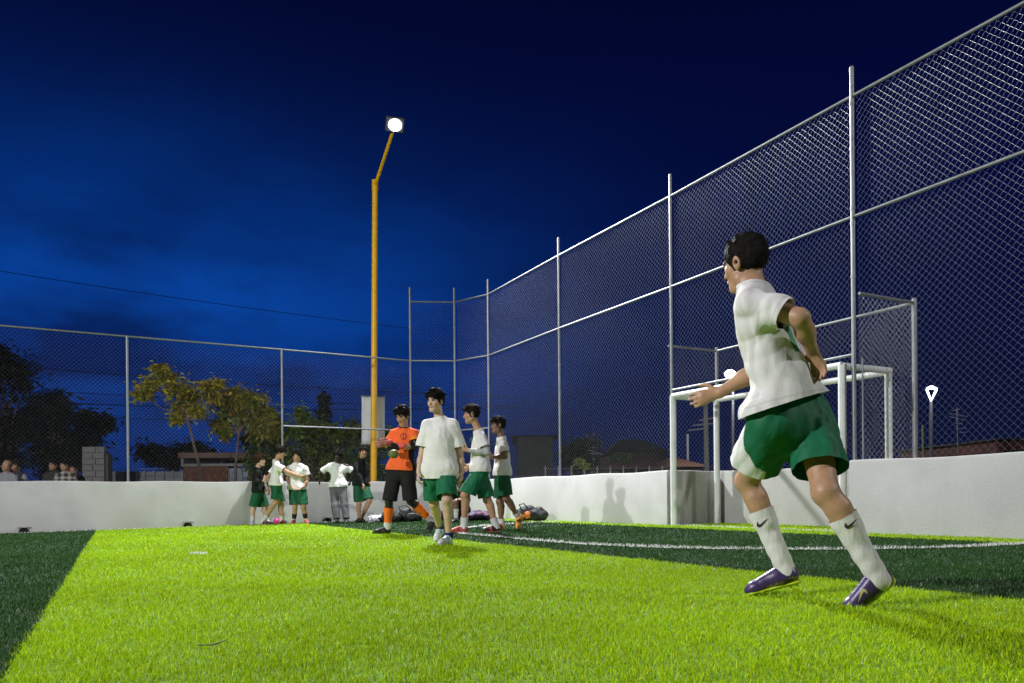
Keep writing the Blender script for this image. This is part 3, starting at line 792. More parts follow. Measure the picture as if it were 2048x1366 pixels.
    T.append(rc(j['hipL']+up*.05*k, j['hipR']+up*.05*k, .112*k+loose*.6, .112*k+loose*.6, .06))
    T.append(rc(j['shL']*.72+shm*.28-up*.075*k, j['shR']*.72+shm*.28-up*.075*k, .085*k+loose*.2, .085*k+loose*.2, .05, ax=fS, fl=.88))
    for s in 'LR': T.append(rc(nb-up*.004, j['sh'+s]-up*.004, .056*k, .052*k, .05))
    T.append(rc(nb-up*.005, shm-up*.06*k, .056*k, .09*k, .05))
    col_n = nrm(hp(0, -.022, -.055)-nb); cpt = nb+col_n*tp.get('collar', .022)*k
    T.append(rc(nb, cpt+col_n*.03, .064*k, .067*k, .02)); ncol = {len(T)-1, len(T)-2}
    caps.append((hem, hn, {0, 1})); caps.append((cpt, col_n, None))
    for s in 'LR':
        sh, eb, wr = j['sh'+s], j['el'+s], j['wr'+s]; sl = tp.get('sleeve', .62); sl = sl if not isinstance(sl, dict) else sl[s]
        if sl <= 1:
            ep = sh+(eb-sh)*sl; n = nrm(eb-sh); sr = tp.get('slr', .066)*k
            T.append(rc(sh-up*.012, ep+n*.05, (.056)*k+loose*.2, sr+.004, .03)); caps.append((ep, n, {len(T)-1}))
        else:
            ep = eb+(wr-eb)*(sl-1); n = nrm(wr-eb)
            T += [rc(sh-up*.01, eb, .057*k+loose*.2, .054*k, .035), rc(eb, ep+n*.03, .054*k, tp.get('cuff', .038)*k, .03)]; caps.append((ep, n, {len(T)-1}))
    wr_amp = tp.get('wrinkle', .0055)
    tcol = np.array(tp['col'])
    tfun = tp.get('paint')
    topo = skinmesh(tp.get('name', 'shirt'), T, tp.get('res', res), M_cloth, E, (lambda V: tfun(V, np.tile(tcol, (len(V), 1)), dict(j=j, up=up, lat=latS, f=fS, pel=pel, shm=shm, nb=nb, cpt=cpt, coln=col_n, hem=hem))) if tfun else tcol,
                    caps, [(wr_amp*.5, waves(11+len(label), 5, 18, 40, .4)), (-wr_amp*.8, waves(13+len(label), 4, 26, 58, .35)), (wr_amp*.25, waves(12+len(label), 6, 60, 120, .5))])
    # --- bottoms
    bt = st['bottom']; Q = []; caps = []; fr = bt.get('frac', .74)
    Q.append(rc(j['hipL']+up*.06*k, j['hipR']+up*.06*k, .098*k, .098*k, .05))
    Q.append(rc(pel+up*.12*k, pel-up*.02*k, .115*k, .13*k, .05, ax=fH, fl=.8))
    for s in 'LR':
        hp_, kn, an = j['hip'+s], j['kn'+s], j['an'+s]
        if fr <= 1.2:
            d0 = nrm(kn-hp_); n = nrm(d0+np.array([0, 0, -1])*bt.get('hang', .6)); ep = hp_+(kn-hp_)*min(fr, 1.0)+n*.02*(fr > 1)
            ax_end = ep+n*.06; r1 = bt.get('r', .098)*k
            Q.append(rc(hp_+up*.02, ax_end, .106*k, r1+.006, .03)); caps.append((ep, n, {len(Q)-1}))
        else:
            ep = kn+(an-kn)*(fr-1); n = nrm(an-kn); r1 = bt.get('r', .07)*k
            Q += [rc(hp_, kn, .100*k, .078*k, .04), rc(kn, ep+n*.03, .078*k, r1, .04)]; caps.append((ep, n, {len(Q)-1}))
    bcol = np.array(bt['col']); bfun = bt.get('paint'); ba_ = bt.get('wrinkle', .006)
    skinmesh(bt.get('name', 'shorts'), Q, bt.get('res', res), bt.get('mat', M_satin), E, (lambda V: bfun(V, np.tile(bcol, (len(V), 1)), dict(j=j, up=up, lat=latH, f=fH))) if bfun else bcol,
             caps+[(hem+up*.035*k, up, None)], [(ba_*.45, waves(21+len(label), 5, 22, 45, .4)), (-ba_*.7, waves(24+len(label), 4, 28, 60, .35)), (ba_*.2, waves(22+len(label), 6, 60, 110, .5))])
    # --- socks and shoes
    socks = {}; shoes = {}
    for s in 'LR':
        kn, an = j['kn'+s], j['an'+s]; sk = st.get('sock')
        if isinstance(sk, dict) and s in sk: sk = sk[s]
        if sk:
            tf, cc = sk['top'], np.array(sk['col']); d = nrm(an-kn); pt0 = kn+(an-kn)*tf
            kf = nrm(np.cross(np.cross(an-kn, kn-j['hip'+s]), an-kn)+fH*.25); kf = kf if np.dot(kf, fH) > -.5 else -kf
            ex = sk.get('ex', .006)*k
            S_ = [rc(kn, an+d*.03, .050*k+ex, .037*k+ex, .03),
                  rc(kn*.80+an*.20-kf*.022*k, kn*.55+an*.45-kf*.014*k, .046*k+ex, .036*k+ex, .04)]
            f2 = sk.get('paint')
            socks[s] = skinmesh('sock', S_, sk.get('res', res*.8), M_sock, E, (lambda V: f2(V, np.tile(cc, (len(V), 1)), kn, an)) if f2 else cc, [(pt0, -d, None)], [(.0018, waves(31, 6, 60, 140, 1.5))])
            if sk.get('cuff'):
                socks[s]['cuffpt'] = tuple(pt0)
        L = st.get('shoelen', .275)*k
        if st.get('plant'+s):
            f = nrm(np.array([*st['foot'+s][:2], GS*st['foot'+s][0]])); u = nrm(np.array([-GS, 0, 1.])); u = nrm(u-f*np.dot(u, f)); sd = np.cross(f, u)
        else:
            f, u, sd = shoe_frame(an, j['toe'+s], nrm(kn-an)+np.array([0, 0, .6]) if 'footref' not in st else np.array(st['footref'][s]), L, k)
        h0 = an-f*.058*k-u*.088*k           # heel point on the ground line
        sp = lambda x, y, z: h0+f*x*k+sd*y*k+u*z*k
        Lk = L/k
        U_ = [rc(sp(.045, 0, .050), sp(.10, 0, .046), .040*k, .038*k, .02), rc(sp(.10, 0, .048), sp(Lk-.055, .004, .034), .038*k, .034*k, .03),
              rc(sp(Lk-.06, .006, .030), sp(Lk-.030, .004, .026), .034*k, .024*k, .03, ax=u, fl=.8), rc(sp(.055, 0, .06), sp(.052, 0, .115), .040*k, .037*k, .02),
              rc(sp(.10, 0, .072), sp(.17, .002, .050), .031*k, .029*k, .02)]
        for p in U_: p['cut'] = (p['cut'] or [])+[(sp(0, 0, .014), -u)]
        sh_ = st['shoe']; sh_ = sh_[s] if s in sh_ else sh_; uc = np.array(sh_['col']); ac = np.array(sh_.get('acc', uc))
        def scol(V, sp=sp, f=f, u=u, sd=sd, h0=h0, uc=uc, ac=ac, sh_=sh_):
            c = np.tile(uc, (len(V), 1)); x = (V-h0)@f/k; z = (V-h0)@u/k; y = (V-h0)@sd/k
            if sh_.get('style') == 'boot':
                m = (z < .048-.12*x+.004*np.sin(x*180)) & (x > .0) & (x < .16); c[m] = (.035, .032, .014)
                m2 = m & (np.sin(x*520+z*300) > .72); c[m2] = (.30, .28, .10)
                c[(x > .085) & (x < .165) & (np.abs(y) < .014) & (z > .06)] = uc*.75+np.array((0, 0, .03))
            elif sh_.get('style') == 'red': c[(z < .045) | (x > .2)] = ac
            else: c[(np.abs(x-.12-.4*(z-.03)) < .016) & (np.abs(y) > .018)] = ac
            return c
        shoes[s] = skinmesh('shoe', U_, sh_.get('res', res*.75), M_shoe, E, scol, [(sp(.05, 0, .098), u-f*.25, {3})], None)
        O_ = [rc(sp(.038, 0, .012), sp(.12, 0, .012), .036*k, .030*k, .02, ax=u, fl=.34), rc(sp(.12, 0, .012), sp(Lk-.045, .004, .012), .030*k, .040*k, .02, ax=u, fl=.32)]
        if sh_.get('studs'):
            for x, y in ((.03, .018), (.03, -.018), (.06, .02), (.06, -.02), (.15, .026), (.15, -.022), (.19, .03), (.19, -.026), (.225, .016), (.225, -.014)):
                O_.append(rc(sp(x, y, .006), sp(x, y, -.007), .0075*k, .005*k, .004))
        skinmesh('sole', O_, sh_.get('res', res*.6), M_shoe, shoes[s], np.array(sh_.get('sole', (.6, .6, .58))), (), None)
        shoes[s+'f'] = (sp, f, u, sd)
        if sh_.get('style') == 'boot':      # laces
            lb = MB()
            for q in range(5):
                x = .10+.016*q; z = .104-.012*q
                lb.tube([sp(x, -.018, z-.008), sp(x+.006, 0, z+.004), sp(x, .018, z-.008)], .0032, 6)
            lb.build('laces', mat('lace_purple', (.08, .03, .22), .6), shoes[s], True)
    # --- gloves
    if st.get('gloves'):
        gv = st['gloves']
        for s in 'LR':
            G_ = []
            for p in hands[s]:
                p = dict(p); p['ra'] += .008; p['rb'] += .006; G_.append(p)
            wr, eb, hd = j['wr'+s], j['el'+s], j['hd'+s]; d = nrm(hd-wr); ep = wr-d*.06
            G_.append(rc(wr+d*.02, ep, .036, .040, .02)); cc = np.array(gv[s][0]); cf = np.array(gv[s][1])
            go = skinmesh('glove', G_, res*.7, M_cloth, E, lambda V: np.where((((V-wr)@d) < .005)[:, None], cf, cc))
            if s == gv.get('stripes'):
                vd = nrm(np.array([0, 0, CAMZ])-wr)
                for q in range(3):
                    decal('glove_stripe', [(0, 0), (.22, 0), (.52, 1), (.30, 1)], go, wr+d*(.03+.016*q)-np.array([0, 0, .025]), vd, d, .045, M_print_white)
    return E, j, dict(top=topo, socks=socks, shoes=shoes, f=fS, up=up, lat=latS, fH=fH, latH=latH)
def ring_poly(n=12, r0=.5, r1=.40):
    a = np.linspace(0, 2*math.pi, n+1); c, s_ = np.cos(a), np.sin(a)*1.1
    return [[(r0*c[i], r0*s_[i]), (r0*c[i+1], r0*s_[i+1]), (r1*c[i+1], r1*s_[i+1]), (r1*c[i], r1*s_[i])] for i in range(n)]
def crest(fig, px, Y, mt=None, size=.055):
    top = fig[2]['top']; c = P(px[0], px[1], Y); vd = nrm(np.array([0, 0, CAMZ])-c)
    decal('crest', ring_poly(), top, c, vd, (1, 0, 0), size, mt or M_print_green, off=.004, sub=1)
    decal('crest', [(-.05, -.40), (.05, -.40), (.05, .40), (-.05, .40)], top, c, vd, (1, 0, 0), size, mt or M_print_green, off=.004, sub=1)

GREEN = (.010, .125, .055); GREEN2 = (.008, .085, .038); TEE = (.72, .685, .67); SOCKW = (.70, .665, .655)
LIGHT = (.56, .36, .255); TAN = (.44, .245, .145); BROWN = (.20, .105, .065); DEEP = (.045, .028, .020)
WHSHOE = dict(col=(.62, .62, .62), acc=(.20, .45, .60), sole=(.5, .5, .5))
BLK = dict(col=(.022, .021, .022), acc=(.05, .05, .05), sole=(.03, .03, .03))

# ---- the runner in the foreground
def k_short(V, c, D):
    j = D['j']; hp_, kn = j['hipL'], j['knL']; ba = kn-hp_; h = ((V-hp_)@ba)/(ba@ba); q = V-hp_-h[:, None]*ba
    out = nrm(np.array([-.96, -.28, 0])); lat = q@out; fw = q@nrm(np.array([-.28, .96, 0]))
    m = (h > .08) & (lat > .02) & (fw > .055-.185*(h-.08)/.55) & (fw < .2) & (np.linalg.norm(q, axis=1) < .2)
    c[m] = (.66, .65, .62); return c
def k_top(V, c, D):
    d = (V-D['cpt'])@nrm(D['coln']); nn = np.linalg.norm(V-D['cpt'], axis=1)
    c[(d > -.021) & (d < -.014) & (nn < .10)] *= .80
    j = D['j']; h = (V-D['hem'])@D['up']; c[(h > .014) & (h < .021)] *= .82
    for s in 'LR':      # stitching: sleeve hem and shoulder seam
        sh, eb = j['sh'+s], j['el'+s]; a = nrm(eb-sh); t = (V-sh)@a; r = np.linalg.norm(V-sh-t[:, None]*a, axis=1); L = np.linalg.norm(eb-sh)*.74
        c[(t > L-.024) & (t < L-.017) & (r < .13)] *= .80
        lt = np.abs((V-D['shm'])@D['lat']); c[(np.abs(lt-.150) < .004) & (r < .13) & (t < .03)] *= .84
    return c
K = person('boy running in white shirt, green shorts with white panel and purple boots, nearest the camera', 3.5, dict(
    hc=(1490, 527, .08), nb=(1505, 578, .05), shL=(1497, 602, -.08), shR=(1538, 614, .18), elL=(1600, 636, -.22), wrL=(1624, 700, -.10), hdL=(1645, 748, -.06),
    elR=(1524, 735, .28), wrR=(1440, 785, .30), hdR=(1396, 798, .32), hipL=(1545, 858, -.02), hipR=(1622, 852, .06),
    knL=(1494, 962, .26), anL=(1570, 1136, .20), toeL=(1480, 1188, .26), knR=(1652, 985, -.16), anR=(1752, 1148, -.20), toeR=(1700, 1213, -.17)),
    dict(face=(-.62, .78, -.10), headup=(-.20, .05, 1), chest=(-.75, .65, 0), skin=TAN, hs=1.03, hairth=.011, hairtop=.022, tufts=5, fringe=.3, nape=-.075, hairline=.05, hairamp=.0016,
         thumbL=(-.3, .8, -.3), backL=(.7, -.5, .2), curlL=.75, thumbR=(0, 0, 1), backR=(0, -1, 0), curlR=.4, res_head=.0042, strands=6500, strandlen=.022, strandlift=.30, strandrnd=.30, strandw=.0016,
         top=dict(col=TEE, sleeve=.74, slr=.072, loose=.036, drop=-.115, wrinkle=.0085, res=.0065, paint=k_top, hemn=(.16, 0, 0), hemoff=(.028, 0, 0), flare=1.8, collar=.012),
         bottom=dict(col=GREEN, frac=.65, r=.112, paint=k_short, res=.0065, wrinkle=.0065, hang=.35),
         sock=dict(L=dict(top=.34, col=SOCKW, res=.006, ex=.007), R=dict(top=.30, col=SOCKW, res=.006, ex=.008)),
         shoe=dict(col=(.050, .024, .105), sole=(.42, .52, .012), style='boot', studs=True, res=.0055), footref=dict(L=(0, 0, 1.), R=(-.3, -.25, .5))), H=1.74, res=.008)
for s, px in (('L', (1526, 1047)), ('R', (1703, 1050))):
    so = K[2]['socks'][s]; kn, an = K[1]['kn'+s], K[1]['an'+s]; c = P(px[0], px[1], (kn[1]+an[1])/2); vd = nrm(np.array([0, 0, CAMZ+.3])-c)
    decal('swoosh', [(x-.5, y-.25) for x, y in swoosh2d()], so, c, vd, (1, 0, .28), .060, M_print_dark, off=.003)
sp, f, u, sd = K[2]['shoes']['Lf']
decal('swoosh', [(x-.5, y-.25) for x, y in swoosh2d()], K[2]['shoes']['L'], sp(.085, 0, .060), nrm(np.array([0, 0, CAMZ])-sp(.085, 0, .06)), -f*-1, .10, M_print_gold, off=.002)
sp, f, u, sd = K[2]['shoes']['Rf']
decal('swoosh', [(x-.5, y-.25) for x, y in swoosh2d()], K[2]['shoes']['R'], sp(.16, 0, .050), nrm(np.array([0, 0, CAMZ])-sp(.16, 0, .05)), f, .062, M_print_gold, off=.002)
# part of the green number on the back of the shirt
bk = -K[2]['f']; c = P(1574, 668, 3.42)
decal('back_number', [(-.20, .5), (-.06, .5), (.24, -.34), (.24, -.5), (.10, -.5)], K[2]['top'], c, nrm(nrm(bk)+nrm(np.array([0, 0, CAMZ])-c)*1.1), (1, 0, 0), .17, M_print_green, off=.003)
# ---- the boy walking towards the camera
person('boy in plain oversized white shirt and green shorts walking towards the camera', 8.35, dict(
    hc=(871, 803, 0), nb=(879, 839, .03), shR=(854, 849, .02), shL=(906, 848, .02), elR=(845, 905, .04), wrR=(837, 944, -.02), hdR=(836, 966, -.06),
    elL=(919, 906, .06), wrL=(924, 944, .0), hdL=(921, 968, -.04), hipR=(866, 948, .03), hipL=(893, 948, 0),
    knR=(868, 1008, .10), anR=(879, 1055, .46), toeR=(872, 1081, .30), knL=(894, 1001, -.18), anL=(898, 1067, -.12), toeL=(880, 1089, -.36)),
    dict(face=(-.52, -.85, -.06), chest=(-.1, -1, 0), skin=LIGHT, plantL=True, footL=(-.42, -.9), hs=.98, hairtop=.026, hairth=.011, tufts=40, hairamp=.006, fringe=1.1, hairline=.058, nape=-.04, res_head=.0048, strands=1600, strandlen=.032,
         thumbR=(.3, -.9, 0), backR=(-1, -.2, 0), thumbL=(-.3, -.9, 0), backL=(1, -.2, 0), curlR=.55, curlL=.55,
         top=dict(col=(.76, .73, .71), sleeve=.78, slr=.096, loose=.036, drop=.055, wrinkle=.0045, res=.0095, flat=.8, collar=.03),
         bottom=dict(col=GREEN, frac=.86, r=.112, res=.0095), sock=dict(top=.88, col=(.02, .025, .16), ex=.008), shoe=WHSHOE), H=1.70, res=.0105)
# ---- goalkeeper
def gk_top(V, c, D):
    lat = (V-D['shm'])@D['lat']; fw = (V-D['shm'])@D['f']; up_ = (V-D['shm'])@D['up']
    c[(lat < -.095-.02*up_) & (up_ < -.20) & (fw < .09)] = (.012, .012, .012)
    d = (V-D['cpt'])@nrm(D['coln']); c[(d > -.014) & (np.linalg.norm(V-D['cpt'], axis=1) < .085)] = (.012, .012, .012)
    sh, eb = D['j']['shL'], D['j']['elL']; h = ((V-sh)@(eb-sh))/((eb-sh)@(eb-sh)); dd = np.linalg.norm(V-sh-h[:, None]*(eb-sh), axis=1)
    c[(h > .40) & (h < .56) & (dd < .11) & (lat < -.12)] = (.75, .28, .01)
    return c
GKp = person('goalkeeper in orange jersey, black shorts and orange socks adjusting his gloves', 10.9, dict(
    hc=(805, 832, -.04), nb=(808, 858, .0), shR=(788, 866, .02), shL=(829, 866, -.02), elR=(776, 893, .0), wrR=(773, 886, -.22), hdR=(760, 889, -.28),
    elL=(832, 893, -.08), wrL=(798, 894, -.26), hdL=(776, 900, -.30), hipR=(790, 945, .02), hipL=(814, 945, -.02),
    knR=(778, 1002, -.05), anR=(775, 1054, 0), toeR=(755, 1066, 0), knL=(821, 1002, -.02), anL=(862, 1040, .16), toeL=(856, 1065, .05)),
    dict(face=(-.40, -.80, -.38), chest=(-.4, -.9, 0), skin=TAN, hs=1.06, hairtop=.028, hairth=.014, tufts=40, hairamp=.006, hairline=.055, plantR=True, footR=(-.93, -.35),
         undersleeve=[('L', (.012, .012, .012), .42), ('R', (.012, .012, .012), .42)], gloves=dict(L=((.015, .014, .015), (.80, .12, .13)), R=((.42, .17, .15), (.6, .12, .10)), stripes='L'),
         thumbL=(0, -.2, 1), backL=(0, -1, .2), thumbR=(0, -.3, 1), backR=(0, -1, 0), legsleeve=(.012, .012, .012),
         top=dict(col=(.85, .135, .035), sleeve=.58, slr=.078, loose=.026, drop=-.03, wrinkle=.005, paint=gk_top, name='jersey'),
         bottom=dict(col=(.018, .017, .018), frac=.98, r=.095, mat=M_cloth),
         sock=dict(top=.24, col=(.85, .17, .015), ex=.012, paint=lambda V, c, kn, an: np.where(((((V-kn)@(an-kn))/((an-kn)@(an-kn))) > .80)[:, None], np.array((.62, .62, .62)), c)), shoe=BLK), H=1.76, res=.0125)
crest(GKp, (807, 873), 10.75, M_print_dark, .085)
# ---- the two boys behind him
Hp = person('boy in white shirt over grey long sleeves walking left in red and black shoes', 10.65, dict(
    hc=(943, 829, -.02), nb=(957, 862, 0), shL=(962, 873, -.14), shR=(958, 873, .16), elL=(974, 905, -.20), wrL=(937, 901, -.22), hdL=(921, 897, -.22),
    elR=(962, 912, .24), wrR=(941, 930, .14), hdR=(929, 941, .10), hipL=(962, 945, -.08), hipR=(958, 945, .09),
    knL=(930, 990, -.08), anL=(928, 1046, -.02), toeL=(900, 1064, 0), knR=(975, 1000, .06), anR=(992, 1050, .08), toeR=(964, 1065, .05)),
    dict(face=(-.97, -.12, -.06), chest=(-1, 0, 0), skin=TAN, hs=1.05, hairtop=.026, hairth=.010, tufts=30, hairline=.045, plantL=True, footL=(-1, -.05), plantR=True, footR=(-.98, .0),
         undersleeve=[('L', (.42, .42, .41), .98), ('R', (.42, .42, .41), .6)], thumbL=(0, 0, 1), backL=(0, -1, 0),
         top=dict(col=TEE, sleeve=.66, slr=.080, loose=.030, drop=-.005, wrinkle=.006), bottom=dict(col=GREEN, frac=.90, r=.112),
         sock=dict(top=.70, col=(.62, .62, .60), ex=.010), shoe=dict(L=dict(col=(.45, .05, .04), acc=(.05, .02, .02), sole=(.45, .12, .10)), R=dict(col=(.02, .02, .02), acc=(.4, .05, .05), sole=(.5, .10, .09)))), H=1.78, res=.0125)
crest(Hp, (943, 880), 10.55)
Ip = person('boy in white shirt and orange shoes with his rear foot lifted, near the wall bags', 11.35, dict(
    hc=(996, 851, -.02), nb=(1003, 876, 0), shL=(1006, 887, -.14), shR=(1002, 887, .14), elL=(1010, 913, -.16), wrL=(986, 914, -.20), hdL=(974, 911, -.22),
    elR=(1002, 914, .20), wrR=(985, 916, .12), hdR=(975, 914, .08), hipL=(1006, 950, -.08), hipR=(1003, 950, .08),
    knL=(1013, 997, -.06), anL=(1036, 1033, .10), toeL=(1034, 1061, .0), knR=(1000, 1004, .06), anR=(1003, 1050, .06), toeR=(985, 1062, .05)),
    dict(face=(-.95, -.30, .0), chest=(-1, -.1, 0), skin=BROWN, hs=1.0, hairtop=.020, hairth=.012, tufts=30, hairamp=.006, hairline=.05, plantR=True, footR=(-.5, -.8), footref=dict(L=(-.9, 0, .35), R=(0, 0, 1)),
         thumbL=(0, 0, 1), backL=(0, -1, 0), top=dict(col=TEE, sleeve=.64, slr=.080, loose=.028, drop=.01, wrinkle=.006), bottom=dict(col=GREEN2, frac=.86, r=.105),
         sock=dict(top=.76, col=(.60, .60, .58), ex=.010), shoe=dict(col=(.80, .30, .04), acc=(.05, .03, .02), sole=(.7, .32, .10))), H=1.68, res=.0125)
crest(Ip, (993, 887), 11.2)
# ---- boys along the back wall
YB = 16.1
person('boy in black hooded top and green shorts, leftmost at the back wall', YB-.05, dict(
    hc=(521, 921, 0), nb=(515, 937, 0), shL=(516, 945, -.16), shR=(512, 945, .14), elL=(511, 965, -.20), wrL=(527, 962, -.26), hdL=(531, 952, -.26),
    elR=(524, 966, .20), wrR=(527, 980, .0), hdR=(531, 985, -.1), hipL=(515, 984, -.09), hipR=(519, 984, .08),
    knL=(507, 1016, -.06), anL=(505, 1046, -.1), toeL=(500, 1050, 0), knR=(530, 1016, .05), anR=(534, 1046, .05), toeR=(540, 1050, 0)),
    dict(face=(.93, -.30, -.05), chest=(.9, -.4, 0), skin=LIGHT, hs=1.0, hairc=(.045, .022, .012), hairth=.032, hairtop=.045, tufts=50, hairamp=.010, nape=-.04, plantL=True, footL=(.3, -.95), plantR=True, footR=(.85, -.5),
         thumbL=(1, 0, 0), backL=(0, -1, 0), top=dict(col=(.014, .014, .015), sleeve=1.95, loose=.034, drop=.02, name='hoodie', wrinkle=.007, cuff=.044), bottom=dict(col=GREEN2, frac=.88, r=.112),
         sock=dict(top=.60, col=(.6, .6, .58), ex=.008), shoe=dict(col=(.55, .54, .52), acc=(.3, .1, .1))), H=1.58, res=.014)
person('boy in white shirt at the back wall pointing to the right', YB-.25, dict(
    hc=(561, 905, 0), nb=(553, 922, 0), shL=(553, 932, .14), shR=(555, 931, -.15), elR=(577, 945, -.26), wrR=(596, 951, -.34), hdR=(607, 954, -.36),
    elL=(537, 954, .14), wrL=(536, 978, .1), hdL=(537, 990, .08), hipL=(550, 972, .08), hipR=(554, 972, -.08),
    knR=(552, 1003, -.06), anR=(527, 1037, -.06), toeR=(535, 1048, -.06), knL=(562, 1010, .08), anL=(564, 1046, .1), toeL=(572, 1050, .1)),
    dict(face=(.92, .10, -.28), chest=(.95, -.2, 0), skin=TAN, hs=1.02, hairtop=.022, tufts=24, plantR=True, footR=(.9, -.4), plantL=True, footL=(.8, -.5), thumbR=(0, 0, 1), backR=(0, -1, 0), curlR=.7,
         top=dict(col=TEE, sleeve=.64, slr=.078, loose=.030, drop=-.01, wrinkle=.006), bottom=dict(col=GREEN2, frac=.84, r=.110),
         sock=dict(top=.72, col=(.62, .62, .60), ex=.009), shoe=dict(col=(.05, .045, .045), acc=(.5, .05, .05), sole=(.6, .6, .6))), H=1.68, res=.014)
Cp = person('boy in white shirt facing the camera with hands at his waist, by the back wall', YB, dict(
    hc=(594, 913, -.02), nb=(594, 927, .0), shR=(579, 936, .0), shL=(611, 936, .0), elR=(575, 958, .02), wrR=(584, 974, -.12), hdR=(590, 981, -.16),
    elL=(615, 958, .02), wrL=(607, 974, -.12), hdL=(601, 979, -.16), hipR=(587, 980, .0), hipL=(603, 980, .0),
    knR=(590, 1014, -.08), anR=(588, 1044, -.02), toeR=(586, 1050, -.1), knL=(607, 1014, -.08), anL=(612, 1044, -.02), toeL=(616, 1050, -.1)),
    dict(face=(.05, -1, .0), chest=(0, -1, 0), skin=TAN, hs=1.04, hairtop=.034, hairth=.016, tufts=36, hairamp=.007, plantL=True, footL=(.45, -.9), plantR=True, footR=(.1, -1),
         top=dict(col=TEE, sleeve=.62, slr=.080, loose=.028, drop=-.01, wrinkle=.007), bottom=dict(col=GREEN2, frac=.84, r=.112),
         sock=dict(top=.50, col=(.02, .02, .02), ex=.008, paint=lambda V, c, kn, an: np.where(((((V-kn)@(an-kn))/((an-kn)@(an-kn))) > .86)[:, None], np.array((.62, .62, .62)), c)),
         shoe=dict(col=(.50, .08, .07), acc=(.03, .03, .03), sole=(.6, .3, .28), style='x')), H=1.62, res=.014)
crest(Cp, (607, 940), YB-.15, size=.06)
person('boy in white shirt and grey trousers leaning back with hands on the wall', YB+.02, dict(
    hc=(676, 913, -.08), nb=(675, 926, -.02), shR=(658, 932, -.02), shL=(694, 932, -.02), elR=(640, 946, .02), wrR=(640, 962, .12), hdR=(638, 969, .03),
    elL=(708, 946, .02), wrL=(701, 962, .14), hdL=(699, 970, .05), hipR=(668, 976, -.10), hipL=(685, 976, -.10),
    knR=(670, 1012, -.22), anR=(674, 1040, -.30), toeR=(672, 1050, -.4), knL=(689, 1012, -.22), anL=(693, 1040, -.30), toeL=(695, 1050, -.4)),
    dict(face=(-.12, -.98, -.15), chest=(0, -1, 0), skin=DEEP, hs=.98, hairtop=.026, hairth=.014, tufts=34, hairamp=.007, plantL=True, footL=(.2, -1), plantR=True, footR=(-.15, -1),
         thumbR=(0, 0, 1), backR=(-1, -.3, 0), thumbL=(0, 0, 1), backL=(1, -.3, 0),
         top=dict(col=(.66, .66, .65), sleeve=.72, slr=.078, loose=.024, drop=-.01, wrinkle=.009), bottom=dict(col=(.105, .105, .115), frac=1.93, r=.078, name='trousers', wrinkle=.009), shoe=BLK), H=1.62, res=.014)
person('boy in black zipped jacket and green shorts looking back beside the yellow pole', YB, dict(
    hc=(726, 904, -.02), nb=(722, 921, .0), shR=(713, 929, -.04), shL=(731, 929, .10), elR=(719, 953, -.14), wrR=(726, 969, -.20), hdR=(727, 978, -.22),
    elL=(734, 952, .14), wrL=(738, 966, .06), hdL=(740, 974, .02), hipR=(716, 972, -.04), hipL=(727, 972, .06),
    knR=(718, 1008, -.10), anR=(718, 1043, -.06), toeR=(714, 1050, -.1), knL=(739, 1002, -.06), anL=(723, 1036, .10), toeL=(722, 1046, .1)),
    dict(face=(.45, -.88, .02), chest=(.6, -.8, 0), skin=TAN, hs=1.0, hairtop=.022, hairth=.012, tufts=26, plantL=True, footL=(.5, -.85), plantR=True, footR=(-.1, -1),
         top=dict(col=(.013, .015, .016), sleeve=1.92, loose=.028, drop=.0, name='jacket', wrinkle=.006, collar=.05), bottom=dict(col=GREEN2, frac=.86, r=.108), sock=None, shoe=BLK), H=1.64, res=.014)
person('crouched boy in dark clothes and white socks half hidden behind the players', 15.3, dict(
    hc=(921, 966, -.1), nb=(921, 983, .0), shR=(908, 990, .0), shL=(934, 990, .0), elR=(908, 1006, -.12), wrR=(913, 1000, -.30), hdR=(918, 998, -.36),
    elL=(935, 1006, -.12), wrL=(928, 1000, -.30), hdL=(922, 998, -.36), hipR=(913, 1024, .08), hipL=(930, 1024, .08),
    knR=(912, 1003, -.32), anR=(912, 1040, -.34), toeR=(905, 1050, -.5), knL=(932, 1003, -.32), anL=(932, 1040, -.34), toeL=(934, 1050, -.5)),
    dict(face=(-.2, -.9, -.35), chest=(0, -1, 0), skin=BROWN, hs=1.0, hairtop=.02, tufts=20, plantL=True, footL=(.1, -1), plantR=True, footR=(-.3, -1),
         top=dict(col=(.02, .02, .022), sleeve=.64, loose=.024, drop=-.0, wrinkle=.005), bottom=dict(col=(.015, .015, .016), frac=.86, r=.10), sock=dict(top=.45, col=(.62, .62, .60), ex=.008), shoe=BLK), H=1.60, res=.015)
